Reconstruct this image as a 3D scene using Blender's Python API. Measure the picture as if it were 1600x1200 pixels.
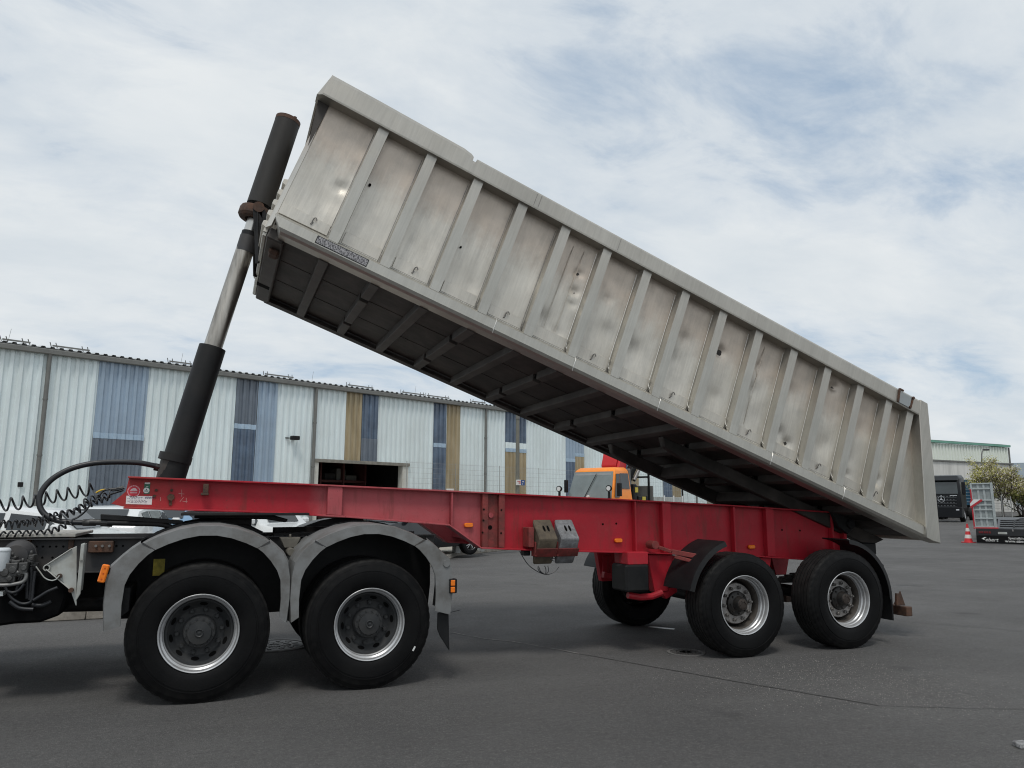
import bpy, bmesh, math, random
from mathutils import Vector, Matrix, noise as mnoise
random.seed(7)
R = math.radians
scene = bpy.context.scene
for o in list(bpy.data.objects): bpy.data.objects.remove(o)
COL = scene.collection

# ------------------------------------------------------------------ camera
F_PX, Y_HOR, CAM_H, YAW, ROLL = 1170.5, 786.7, 1.562, R(21.09), 0.0049
TH = math.atan((Y_HOR - 600) / F_PX)
VW = Vector((math.sin(YAW)*math.cos(TH), math.cos(YAW)*math.cos(TH), math.sin(TH)))
r0 = Vector((math.cos(YAW), -math.sin(YAW), 0)); u0 = r0.cross(VW)
RT = r0*math.cos(ROLL) + u0*math.sin(ROLL); UP = u0*math.cos(ROLL) - r0*math.sin(ROLL)
CP = Vector((0, 0, CAM_H))
cam = bpy.data.cameras.new('camera'); camo = bpy.data.objects.new('camera', cam); COL.objects.link(camo)
cam.sensor_width = 36; cam.lens = 36*F_PX/1600; cam.clip_end = 8000; cam.clip_start = 0.05
m = Matrix((RT, UP, -VW)).transposed().to_4x4(); m.translation = CP
camo.matrix_world = m
scene.camera = camo
scene.cycles.filter_width = 1.1
scene.render.resolution_x, scene.render.resolution_y = 1024, 768

# ------------------------------------------------------------------ world, sun, exposure
SUN_EL, SUN_AZ = R(61), R(205)          # azimuth measured clockwise from +Y: behind the camera, to the left
world = bpy.data.worlds.new("World"); scene.world = world; world.use_nodes = True
nt = world.node_tree; nt.nodes.clear()
def N(tree, t, **kw):
    n = tree.nodes.new(t)
    for k, v in kw.items(): setattr(n, k, v)
    return n
def math_node(tree, op, a, b=None, clamp=False):
    n = N(tree, 'ShaderNodeMath', operation=op, use_clamp=clamp)
    for i, v in enumerate((a, b)):
        if v is None: continue
        if isinstance(v, (int, float)): n.inputs[i].default_value = v
        else: tree.links.new(v, n.inputs[i])
    return n.outputs[0]
def ramp_node(tree, fac, stops):
    n = N(tree, 'ShaderNodeValToRGB')
    el = n.color_ramp.elements
    while len(el) < len(stops): el.new(0.5)
    for e, (p, c) in zip(el, stops):
        e.position = p; e.color = (c[0], c[1], c[2], 1) if not isinstance(c, (int, float)) else (c, c, c, 1)
    tree.links.new(fac, n.inputs[0])
    return n.outputs[0]
def mix_node(tree, fac, a, b, blend='MIX'):
    n = N(tree, 'ShaderNodeMix', data_type='RGBA', blend_type=blend)
    if isinstance(fac, (int, float)): n.inputs[0].default_value = fac
    else: tree.links.new(fac, n.inputs[0])
    for s, v in ((n.inputs[6], a), (n.inputs[7], b)):
        if isinstance(v, tuple): s.default_value = (v[0], v[1], v[2], 1)
        else: tree.links.new(v, s)
    return n.outputs[2]
sky = N(nt, 'ShaderNodeTexSky', sky_type='NISHITA'); sky.sun_disc = False
sky.sun_elevation = SUN_EL; sky.sun_rotation = SUN_AZ; sky.air_density = 1.0; sky.dust_density = 1.2
tc = N(nt, 'ShaderNodeTexCoord')
sx = N(nt, 'ShaderNodeSeparateXYZ'); nt.links.new(tc.outputs['Generated'], sx.inputs[0])
den = math_node(nt, 'ADD', math_node(nt, 'MAXIMUM', sx.outputs[2], 0.0), 0.22)
cx = N(nt, 'ShaderNodeCombineXYZ')
nt.links.new(math_node(nt, 'DIVIDE', sx.outputs[0], den), cx.inputs[0])
nt.links.new(math_node(nt, 'DIVIDE', sx.outputs[1], den), cx.inputs[1])
mp = N(nt, 'ShaderNodeMapping'); mp.inputs['Rotation'].default_value = (0, 0, R(-25)); mp.inputs['Scale'].default_value = (1.0, 1.55, 1); mp.inputs['Location'].default_value = (3.1, 1.7, 0)
nt.links.new(cx.outputs[0], mp.inputs[0])
def wnoise(scale, detail, rough, dist=0.0):
    n = N(nt, 'ShaderNodeTexNoise'); n.inputs['Scale'].default_value = scale; n.inputs['Detail'].default_value = detail
    n.inputs['Roughness'].default_value = rough; n.inputs['Distortion'].default_value = dist
    nt.links.new(mp.outputs[0], n.inputs['Vector']); return n.outputs[0]
big = wnoise(0.9, 3, 0.5, 0.3); fine = wnoise(3.4, 8, 0.62, 0.35)
cl = math_node(nt, 'ADD', math_node(nt, 'MULTIPLY', big, 0.62), math_node(nt, 'MULTIPLY', fine, 0.40))
cover = ramp_node(nt, cl, [(0.36, 0.22), (0.46, 0.80), (0.55, 1.0)])
shade = ramp_node(nt, wnoise(1.9, 6, 0.6, 0.2), [(0.30, (6.7, 7.3, 7.8)), (0.70, (8.1, 8.45, 8.65))])
skyb = mix_node(nt, 0.6, sky.outputs[0], (3.9, 5.5, 7.4))
final = mix_node(nt, cover, skyb, shade)
bg = N(nt, 'ShaderNodeBackground'); bg.inputs[1].default_value = 0.094
nt.links.new(final, bg.inputs[0])
wo = N(nt, 'ShaderNodeOutputWorld'); nt.links.new(bg.outputs[0], wo.inputs[0])
sun = bpy.data.lights.new('sun', 'SUN'); sun.energy = 1.45; sun.angle = R(14); sun.color = (1, 0.96, 0.9)
suno = bpy.data.objects.new('sun', sun); COL.objects.link(suno)
sd = Vector((math.sin(SUN_AZ)*math.cos(SUN_EL), math.cos(SUN_AZ)*math.cos(SUN_EL), math.sin(SUN_EL)))
suno.rotation_euler = sd.to_track_quat('Z', 'Y').to_euler()
vs = scene.view_settings
vs.view_transform = 'Standard'; vs.look = 'None'; vs.gamma = 1; vs.exposure = 0.06; vs.use_curve_mapping = False

# ------------------------------------------------------------------ picking real positions from calibrated pixels
def ray(x, y): return VW + RT*((x-800)/F_PX) - UP*((y-600)/F_PX)
def atY(x, y, Y): d = ray(x, y); return CP + d*(Y/d.y)
def atX(x, y, X): d = ray(x, y); return CP + d*(X/d.x)
def atZ(x, y, Z=0.0): d = ray(x, y); return CP + d*((Z-CAM_H)/d.z)
def atD(x, y, D): return CP + ray(x, y)*D
def atPl(x, y, p, n): d = ray(x, y); return CP + d*((Vector(p)-CP).dot(n)/d.dot(n))

# ------------------------------------------------------------------ materials
MATS = {}
def mat(name, col, rough=0.6, metal=0.0, var=0.12, vscale=3.0, bump=0.0, bscale=40.0, dirt=None, dscale=1.5, damt=0.5,
        spec=0.5, coat=0.0, stretch=None, rvar=0.0, alpha=None, trans=0.0):
    if name in MATS: return MATS[name]
    M = bpy.data.materials.new(name); M.use_nodes = True; t = M.node_tree
    b = t.nodes['Principled BSDF']; MATS[name] = M
    co = N(t, 'ShaderNodeTexCoord'); vec = co.outputs['Object']
    if stretch:
        mpn = N(t, 'ShaderNodeMapping'); mpn.inputs['Scale'].default_value = stretch
        t.links.new(vec, mpn.inputs[0]); vec = mpn.outputs[0]
    def tn(s, det=5, ro=0.6):
        n = N(t, 'ShaderNodeTexNoise'); n.inputs['Scale'].default_value = s; n.inputs['Detail'].default_value = det
        n.inputs['Roughness'].default_value = ro; t.links.new(vec, n.inputs['Vector']); return n.outputs[0]
    c = ramp_node(t, tn(vscale), [(0.25, tuple(max(0, k*(1-var)) for k in col)), (0.75, tuple(min(1, k*(1+var)) for k in col))])
    if dirt:
        f = ramp_node(t, tn(dscale, 7, 0.65), [(0.42, 0.0), (0.70, damt)])
        c = mix_node(t, f, c, dirt)
    t.links.new(c, b.inputs['Base Color'])
    b.inputs['Metallic'].default_value = metal
    b.inputs['Specular IOR Level'].default_value = spec
    b.inputs['Coat Weight'].default_value = coat
    b.inputs['Transmission Weight'].default_value = trans
    if rvar:
        rr = ramp_node(t, tn(vscale*1.7), [(0.3, max(0.02, rough-rvar)), (0.7, min(1, rough+rvar))]); t.links.new(rr, b.inputs['Roughness'])
    else: b.inputs['Roughness'].default_value = rough
    if bump:
        bn = N(t, 'ShaderNodeBump'); bn.inputs['Strength'].default_value = bump; bn.inputs['Distance'].default_value = 0.01
        t.links.new(tn(bscale, 4), bn.inputs['Height']); t.links.new(bn.outputs[0], b.inputs['Normal'])
    return M

RUBBER = mat('tyre_rubber', (0.0045, 0.0046, 0.005), 0.52, var=0.3, vscale=5, bump=0.2, bscale=90, dirt=(0.010, 0.0098, 0.0095), dscale=4, damt=0.4, rvar=0.1, spec=0.13)
def dusty_tread():
    t = RUBBER.node_tree; b = t.nodes['Principled BSDF']; lk = b.inputs['Base Color'].links[0]; src = lk.from_socket
    co = N(t, 'ShaderNodeTexCoord'); sp = N(t, 'ShaderNodeSeparateXYZ'); t.links.new(co.outputs['Object'], sp.inputs[0])
    r2 = math_node(t, 'SQRT', math_node(t, 'ADD', math_node(t, 'MULTIPLY', sp.outputs[0], sp.outputs[0]), math_node(t, 'MULTIPLY', sp.outputs[2], sp.outputs[2])))
    n = N(t, 'ShaderNodeTexNoise'); n.inputs['Scale'].default_value = 14; n.inputs['Detail'].default_value = 6; t.links.new(co.outputs['Object'], n.inputs['Vector'])
    f = math_node(t, 'MULTIPLY', ramp_node(t, r2, [(0.522, 0.0), (0.528, 1.0)]), ramp_node(t, n.outputs[0], [(0.3, 0.35), (0.7, 1.0)]))
    ring = math_node(t, 'MULTIPLY', ramp_node(t, r2, [(0.455, 0.0), (0.47, 0.5), (0.50, 0.5), (0.515, 0.0)]), ramp_node(t, n.outputs[0], [(0.45, 0.0), (0.75, 0.8)]))
    c = mix_node(t, f, src, (0.024, 0.0235, 0.023)); c = mix_node(t, ring, c, (0.022, 0.021, 0.020))
    t.links.new(c, b.inputs['Base Color'])
dusty_tread()
RIM = mat('silver_wheel_paint', (0.52, 0.53, 0.54), 0.36, 0.55, var=0.08, dirt=(0.22, 0.20, 0.18), dscale=6, damt=0.45, rvar=0.08)
DISC = mat('grey_wheel_paint', (0.030, 0.032, 0.034), 0.5, 0.1, var=0.18, vscale=8, dirt=(0.055, 0.052, 0.048), dscale=9, damt=0.5, spec=0.35)
HUBD = mat('greasy_hub', (0.010, 0.0095, 0.009), 0.5, 0.1, var=0.4, vscale=30, dirt=(0.03, 0.022, 0.017), dscale=20, damt=0.5)
ZINC = mat('dusty_silver_disc', (0.33, 0.32, 0.31), 0.5, 0.5, var=0.25, vscale=22, dirt=(0.09, 0.06, 0.045), dscale=24, damt=0.7)
STEEL = mat('bolt_steel', (0.22, 0.21, 0.2), 0.45, 0.7, var=0.3, vscale=30)
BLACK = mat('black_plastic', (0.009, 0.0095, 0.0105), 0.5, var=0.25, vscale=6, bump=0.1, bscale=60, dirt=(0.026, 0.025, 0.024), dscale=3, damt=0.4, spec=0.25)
BLACKM = mat('black_chassis_paint', (0.011, 0.0115, 0.0125), 0.55, 0.0, var=0.3, vscale=5, bump=0.2, bscale=30, dirt=(0.03, 0.025, 0.021), dscale=3, damt=0.6, spec=0.25)
FRAME = mat('dark_grey_frame_paint', (0.040, 0.041, 0.044), 0.6, 0.0, var=0.2, vscale=4, dirt=(0.075, 0.06, 0.048), dscale=2.5, damt=0.6)
GUARD = mat('grey_mudguard_plastic', (0.185, 0.19, 0.19), 0.55, var=0.08, vscale=4, bump=0.06, bscale=70, dirt=(0.105, 0.10, 0.092), dscale=5.0, damt=0.95, spec=0.35)
RUST = mat('rusty_brown_steel', (0.07, 0.045, 0.034), 0.85, 0.1, var=0.35, vscale=14, bump=0.4, bscale=60, dirt=(0.14, 0.06, 0.03), dscale=10, damt=0.7)
RAMBLK = mat('black_ram_paint', (0.010, 0.0105, 0.0115), 0.55, 0.0, var=0.2, vscale=6, bump=0.08, bscale=50, dirt=(0.024, 0.022, 0.02), dscale=2.2, damt=0.6, spec=0.3)
RAMGRY = mat('worn_grey_ram_paint', (0.034, 0.033, 0.031), 0.6, 0.0, var=0.2, vscale=5, stretch=(1, 1, 0.2), dirt=(0.018, 0.014, 0.012), dscale=4, damt=0.7, spec=0.3)
CHROME = mat('oily_chrome', (0.46, 0.43, 0.385), 0.36, 0.9, var=0.25, vscale=4, stretch=(3, 3, 0.3), dirt=(0.10, 0.085, 0.07), dscale=5, damt=0.75, rvar=0.1)
ORANGE = mat('amber_lens', (0.85, 0.2, 0.01), 0.25, var=0.15, vscale=60, spec=0.6)
HOSE = mat('black_hose_rubber', (0.014, 0.015, 0.018), 0.4, var=0.2, vscale=20)
YELLOW = mat('yellow_hose', (0.65, 0.42, 0.03), 0.4, var=0.1)
WHITEP = mat('white_paint', (0.72, 0.73, 0.72), 0.4, var=0.05, dirt=(0.45, 0.43, 0.4), dscale=4, damt=0.3)
LGREY = mat('light_grey_panel_paint', (0.42, 0.44, 0.42), 0.55, var=0.08, dirt=(0.20, 0.17, 0.13), dscale=5, damt=0.6)
GLASS = mat('dark_car_glass', (0.02, 0.025, 0.028), 0.05, var=0.2, vscale=2, spec=0.8)
CHOCKB = mat('brown_dirty_plastic', (0.12, 0.095, 0.065), 0.75, var=0.3, vscale=12, bump=0.3, bscale=50, dirt=(0.04, 0.032, 0.026), dscale=9, damt=0.8)
CHOCKG = mat('grey_galvanised_plastic', (0.22, 0.225, 0.235), 0.6, 0.2, var=0.35, vscale=26, bump=0.3, bscale=60, dirt=(0.07, 0.065, 0.06), dscale=10, damt=0.7)

def red_paint():
    M = bpy.data.materials.new('red_chassis_paint'); M.use_nodes = True; t = M.node_tree; b = t.nodes['Principled BSDF']
    co = N(t, 'ShaderNodeTexCoord'); sp = N(t, 'ShaderNodeSeparateXYZ'); t.links.new(co.outputs['Object'], sp.inputs[0])
    def tn(s, det=5, ro=0.6, vec=None):
        n = N(t, 'ShaderNodeTexNoise'); n.inputs['Scale'].default_value = s; n.inputs['Detail'].default_value = det
        n.inputs['Roughness'].default_value = ro; t.links.new(vec or co.outputs['Object'], n.inputs['Vector']); return n.outputs[0]
    c = ramp_node(t, tn(2.5), [(0.3, (0.335, 0.012, 0.023)), (0.7, (0.43, 0.016, 0.030))])
    # chalky, weathered stretch between the coupling and the neck, and at the nose
    xw = math_node(t, 'ADD', sp.outputs[0], math_node(t, 'MULTIPLY', math_node(t, 'SUBTRACT', tn(1.6), 0.5), 0.5))
    band = math_node(t, 'MULTIPLY', ramp_node(t, math_node(t, 'MULTIPLY', xw, 0.2), [(0.155, 0.0), (0.18, 1.0)]), ramp_node(t, math_node(t, 'MULTIPLY', xw, 0.2), [(0.50, 1.0), (0.535, 0.0)]))
    f = math_node(t, 'MULTIPLY', band, ramp_node(t, tn(5, 6), [(0.3, 0.65), (0.7, 0.95)]))
    c = mix_node(t, f, c, (0.40, 0.095, 0.105))
    nose = ramp_node(t, math_node(t, 'ADD', sp.outputs[0], 0.6), [(0.0, 0.75), (0.42, 0.0)])
    c = mix_node(t, math_node(t, 'MULTIPLY', nose, ramp_node(t, tn(6, 6), [(0.3, 0.4), (0.7, 1.0)])), c, (0.34, 0.05, 0.038))
    mpn = N(t, 'ShaderNodeMapping'); mpn.inputs['Scale'].default_value = (7, 7, 1.2); t.links.new(co.outputs['Object'], mpn.inputs[0])
    st = ramp_node(t, tn(1.6, 6, 0.65, mpn.outputs[0]), [(0.54, 0.0), (0.74, 0.6)])
    c = mix_node(t, st, c, (0.11, 0.035, 0.025))
    chips = math_node(t, 'MULTIPLY', ramp_node(t, tn(38, 3, 0.6), [(0.66, 0.0), (0.70, 0.85)]), ramp_node(t, tn(2.2, 4), [(0.45, 0.0), (0.62, 1.0)]))
    c = mix_node(t, chips, c, (0.075, 0.04, 0.032))
    dust = ramp_node(t, tn(3.3, 8, 0.72), [(0.52, 0.0), (0.78, 0.32)])
    c = mix_node(t, dust, c, (0.20, 0.075, 0.07))
    t.links.new(c, b.inputs['Base Color'])
    t.links.new(ramp_node(t, tn(4), [(0.3, 0.42), (0.7, 0.6)]), b.inputs['Roughness'])
    b.inputs['Specular IOR Level'].default_value = 0.35
    bn = N(t, 'ShaderNodeBump'); bn.inputs['Strength'].default_value = 0.12; bn.inputs['Distance'].default_value = 0.01
    t.links.new(tn(35), bn.inputs['Height']); t.links.new(bn.outputs[0], b.inputs['Normal'])
    return M
RED = red_paint()
REDR = mat('rust_spotted_red_paint', (0.22, 0.035, 0.032), 0.7, var=0.25, vscale=9, bump=0.3, bscale=40, dirt=(0.075, 0.03, 0.022), dscale=12, damt=0.85)

def aluminium(name, base, warm, grain=(60, 60, 3.0), dirty=0.35):
    M = bpy.data.materials.new(name); M.use_nodes = True; t = M.node_tree; b = t.nodes['Principled BSDF']
    co = N(t, 'ShaderNodeTexCoord'); sp = N(t, 'ShaderNodeSeparateXYZ'); t.links.new(co.outputs['Object'], sp.inputs[0])
    mpn = N(t, 'ShaderNodeMapping'); mpn.inputs['Scale'].default_value = grain; t.links.new(co.outputs['Object'], mpn.inputs[0])
    mpn2 = N(t, 'ShaderNodeMapping'); mpn2.inputs['Scale'].default_value = (11, 11, 1.1); t.links.new(co.outputs['Object'], mpn2.inputs[0])
    def tn(s, det=5, ro=0.6, vec=None):
        n = N(t, 'ShaderNodeTexNoise'); n.inputs['Scale'].default_value = s; n.inputs['Detail'].default_value = det
        n.inputs['Roughness'].default_value = ro; t.links.new(vec or co.outputs['Object'], n.inputs['Vector']); return n.outputs[0]
    c = ramp_node(t, tn(1.8, 6), [(0.3, tuple(k*0.86 for k in base)), (0.7, tuple(min(1, k*1.1) for k in base))])
    g = ramp_node(t, tn(1.0, 5, 0.6, mpn.outputs[0]), [(0.25, 0.90), (0.75, 1.06)])
    c = mix_node(t, 1.0, c, g, 'MULTIPLY')
    # dust and brown film caked under the top rail
    up = math_node(t, 'ADD', sp.outputs[2], math_node(t, 'MULTIPLY', math_node(t, 'SUBTRACT', math_node(t, 'ADD', math_node(t, 'MULTIPLY', tn(7.0, 8, 0.72), 0.6), math_node(t, 'MULTIPLY', tn(1.4, 6, 0.7, mpn2.outputs[0]), 0.4)), 0.5), 0.8))
    c = mix_node(t, ramp_node(t, up, [(0.72, 0.0), (1.0, warm)]), c, (0.45, 0.36, 0.29))
    c = mix_node(t, ramp_node(t, math_node(t, 'ADD', math_node(t, 'MULTIPLY', tn(3.6, 8, 0.72), 0.55), math_node(t, 'MULTIPLY', tn(1.0, 7, 0.7, mpn2.outputs[0]), 0.45)), [(0.46, 0.0), (0.66, dirty)]), c, (0.20, 0.19, 0.175))
    t.links.new(c, b.inputs['Base Color']); b.inputs['Metallic'].default_value = 0.78
    t.links.new(ramp_node(t, tn(5, 6), [(0.3, 0.36), (0.7, 0.50)]), b.inputs['Roughness'])
    bn = N(t, 'ShaderNodeBump'); bn.inputs['Strength'].default_value = 0.10; bn.inputs['Distance'].default_value = 0.01
    hh = math_node(t, 'ADD', tn(1.2, 4, 0.6, mpn.outputs[0]), math_node(t, 'MULTIPLY', tn(110, 2), 0.8))
    t.links.new(hh, bn.inputs['Height']); t.links.new(bn.outputs[0], b.inputs['Normal'])
    return M
ALU = aluminium('dull_aluminium_sheet', (0.61, 0.575, 0.51), 0.6, dirty=0.42)
ALUR = aluminium('dull_aluminium_rail', (0.485, 0.47, 0.425), 0.12, dirty=0.28)
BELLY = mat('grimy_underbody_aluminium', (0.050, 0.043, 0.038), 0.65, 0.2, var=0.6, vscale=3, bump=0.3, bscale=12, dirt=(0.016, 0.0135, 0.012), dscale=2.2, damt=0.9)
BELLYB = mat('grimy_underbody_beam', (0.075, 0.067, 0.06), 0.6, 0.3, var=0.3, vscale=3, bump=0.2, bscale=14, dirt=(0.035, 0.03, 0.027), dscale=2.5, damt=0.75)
WELD = mat('bright_weld_bead', (0.80, 0.79, 0.76), 0.4, 0.7, var=0.15, vscale=40)

# ------------------------------------------------------------------ mesh helpers
class MB:
    def __init__(s): s.v = []; s.f = []
    def add(s, vs_, fs_):
        n = len(s.v); s.v += [tuple(p) for p in vs_]; s.f += [tuple(i+n for i in q) for q in fs_]; return s
    def hexa(s, p):
        return s.add(p, [(0,3,2,1),(4,5,6,7),(0,1,5,4),(1,2,6,5),(2,3,7,6),(3,0,4,7)])
    def box(s, a, b):
        (x0,y0,z0),(x1,y1,z1) = a, b
        return s.hexa([(x0,y0,z0),(x1,y0,z0),(x1,y1,z0),(x0,y1,z0),(x0,y0,z1),(x1,y0,z1),(x1,y1,z1),(x0,y1,z1)])
    def obox(s, c, ax, ay, az):
        c, ax, ay, az = map(Vector, (c, ax, ay, az))
        return s.hexa([c-ax-ay-az, c+ax-ay-az, c+ax+ay-az, c-ax+ay-az, c-ax-ay+az, c+ax-ay+az, c+ax+ay+az, c-ax+ay+az])
    def bar(s, p, q, w, h, up=(0,0,1)):
        p, q = Vector(p), Vector(q); d = (q-p).normalized(); sd_ = d.cross(Vector(up))
        if sd_.length < 1e-4: sd_ = d.cross(Vector((1,0,0)))
        sd_.normalize(); u = sd_.cross(d)
        return s.obox((p+q)/2, (q-p)/2, sd_*w/2, u*h/2)
    def prism(s, poly, y0, y1):      # polygon in XZ extruded along Y
        n = len(poly)
        vs_ = [(x, y0, z) for x, z in poly] + [(x, y1, z) for x, z in poly]
        fs_ = [tuple(range(n)), tuple(range(2*n-1, n-1, -1))] + [(i, (i+1) % n, n+(i+1) % n, n+i) for i in range(n)]
        return s.add(vs_, fs_)
    def extr(s, pts, d):             # planar polygon of 3d points extruded by vector d
        n = len(pts); d = Vector(d); pts = [Vector(p) for p in pts]
        return s.add(pts + [p+d for p in pts], [tuple(range(n)), tuple(range(2*n-1, n-1, -1))] + [(i, (i+1) % n, n+(i+1) % n, n+i) for i in range(n)])
    def cyl(s, p, q, r0_, r1_=None, n=24, caps=True):
        p, q = Vector(p), Vector(q); r1_ = r0_ if r1_ is None else r1_
        d = (q-p).normalized(); a = d.orthogonal().normalized(); b = d.cross(a)
        vs_ = []
        for c, rr in ((p, r0_), (q, r1_)):
            vs_ += [c + (a*math.cos(2*math.pi*i/n) + b*math.sin(2*math.pi*i/n))*rr for i in range(n)]
        fs_ = [(i, (i+1) % n, n+(i+1) % n, n+i) for i in range(n)]
        if caps: fs_ += [tuple(range(n-1, -1, -1)), tuple(range(n, 2*n))]
        return s.add(vs_, fs_)
    def tube(s, pts, r, n=8):
        pts = [Vector(p) for p in pts]; vs_ = []; a = None; L = len(pts)
        for i, p in enumerate(pts):
            d = (pts[min(i+1, L-1)] - pts[max(i-1, 0)]).normalized()
            if a is None: a = d.orthogonal().normalized()
            a = (a - d*a.dot(d)).normalized(); b = d.cross(a)
            vs_ += [p + (a*math.cos(2*math.pi*k/n) + b*math.sin(2*math.pi*k/n))*(r if isinstance(r, (int, float)) else r[i]) for k in range(n)]
        fs_ = []
        for i in range(L-1):
            for k in range(n):
                fs_.append((i*n+k, i*n+(k+1) % n, (i+1)*n+(k+1) % n, (i+1)*n+k))
        fs_ += [tuple(range(n-1, -1, -1)), tuple(range((L-1)*n, L*n))]
        return s.add(vs_, fs_)
    def lathe(s, prof, c=(0,0,0), n=64, ax='Y'):   # prof: (r, h) revolved about axis through c
        c = Vector(c); vs_ = []; K = len(prof)
        for i in range(n):
            t = 2*math.pi*i/n
            for r_, h in prof:
                if ax == 'Y': vs_.append(c + Vector((r_*math.cos(t), h, r_*math.sin(t))))
                else: vs_.append(c + Vector((r_*math.cos(t), r_*math.sin(t), h)))
        fs_ = []
        for i in range(n):
            j = (i+1) % n
            for k in range(K-1): fs_.append((i*K+k, j*K+k, j*K+k+1, i*K+k+1))
        return s.add(vs_, fs_)
    def build(s, name, material, parent=None, bevel=0.0, smooth=35, local=False, kind=None):
        me = bpy.data.meshes.new(name); me.from_pydata(s.v, [], s.f)
        bm = bmesh.new(); bm.from_mesh(me)
        bmesh.ops.recalc_face_normals(bm, faces=bm.faces)
        if bevel:
            es = [e for e in bm.edges if len(e.link_faces) == 2 and e.calc_face_angle(0) > R(30)]
            bmesh.ops.bevel(bm, geom=es, offset=bevel, segments=1, affect='EDGES', clamp_overlap=True)
        bm.to_mesh(me); bm.free()
        if smooth:
            me.polygons.foreach_set('use_smooth', [True]*len(me.polygons)); me.set_sharp_from_angle(angle=R(smooth))
        if material: me.materials.append(material)
        o = bpy.data.objects.new(name, me); COL.objects.link(o)
        if parent is not None: adopt(o, parent, local)
        if kind: o['kind'] = kind
        return o
WM = {}
def adopt(o, parent, local=False):
    o.parent = parent
    pm = WM.get(parent.name, Matrix.Identity(4))
    if not local: o.matrix_parent_inverse = pm.inverted(); WM[o.name] = Matrix.Identity(4)
    else: WM[o.name] = pm @ o.matrix_basis
def empty(name, M_, parent=None):
    o = bpy.data.objects.new(name, None); COL.objects.link(o); o.empty_display_size = 0.2
    if isinstance(M_, (tuple, Vector)): M_ = Matrix.Translation(Vector(M_))
    if parent is not None:
        o.parent = parent; o.matrix_parent_inverse = WM.get(parent.name, Matrix.Identity(4)).inverted()
    o.matrix_basis = M_; WM[o.name] = M_
    return o
def thing(name, label, cat, loc=(0,0,0), rz=0.0, group=None):
    o = empty(name, Matrix.Translation(Vector(loc)) @ Matrix.Rotation(rz, 4, 'Z')); tag(o, label, cat, group); return o
def tag(o, label, cat, group=None):
    o['label'] = label; o['category'] = cat
    if group: o['group'] = group
    return o
def copy_tree(o, parent=None):
    c = o.copy(); COL.objects.link(c)
    if parent is not None: c.parent = parent
    for ch in o.children: copy_tree(ch, c)
    return c
def text(name, body, loc, xdir, ydir, size, material, parent, shear=0.0, align='LEFT'):
    cu = bpy.data.curves.new(name, 'FONT'); cu.body = body; cu.size = size; cu.extrude = 0.0006; cu.shear = shear; cu.align_x = align
    tmp = bpy.data.objects.new(name, cu); COL.objects.link(tmp)
    dg = bpy.context.evaluated_depsgraph_get(); me = bpy.data.meshes.new_from_object(tmp.evaluated_get(dg))
    bpy.data.objects.remove(tmp); me.materials.clear(); me.materials.append(material)
    o = bpy.data.objects.new(name, me); COL.objects.link(o)
    x = Vector(xdir).normalized(); y = Vector(ydir); y = (y - x*y.dot(x)).normalized(); z = x.cross(y)
    M_ = Matrix((x, y, z)).transposed().to_4x4(); M_.translation = Vector(loc)
    o.parent = parent; o.matrix_parent_inverse = WM.get(parent.name, Matrix.Identity(4)).inverted(); o.matrix_basis = M_; WM[o.name] = M_
    return o
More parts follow.
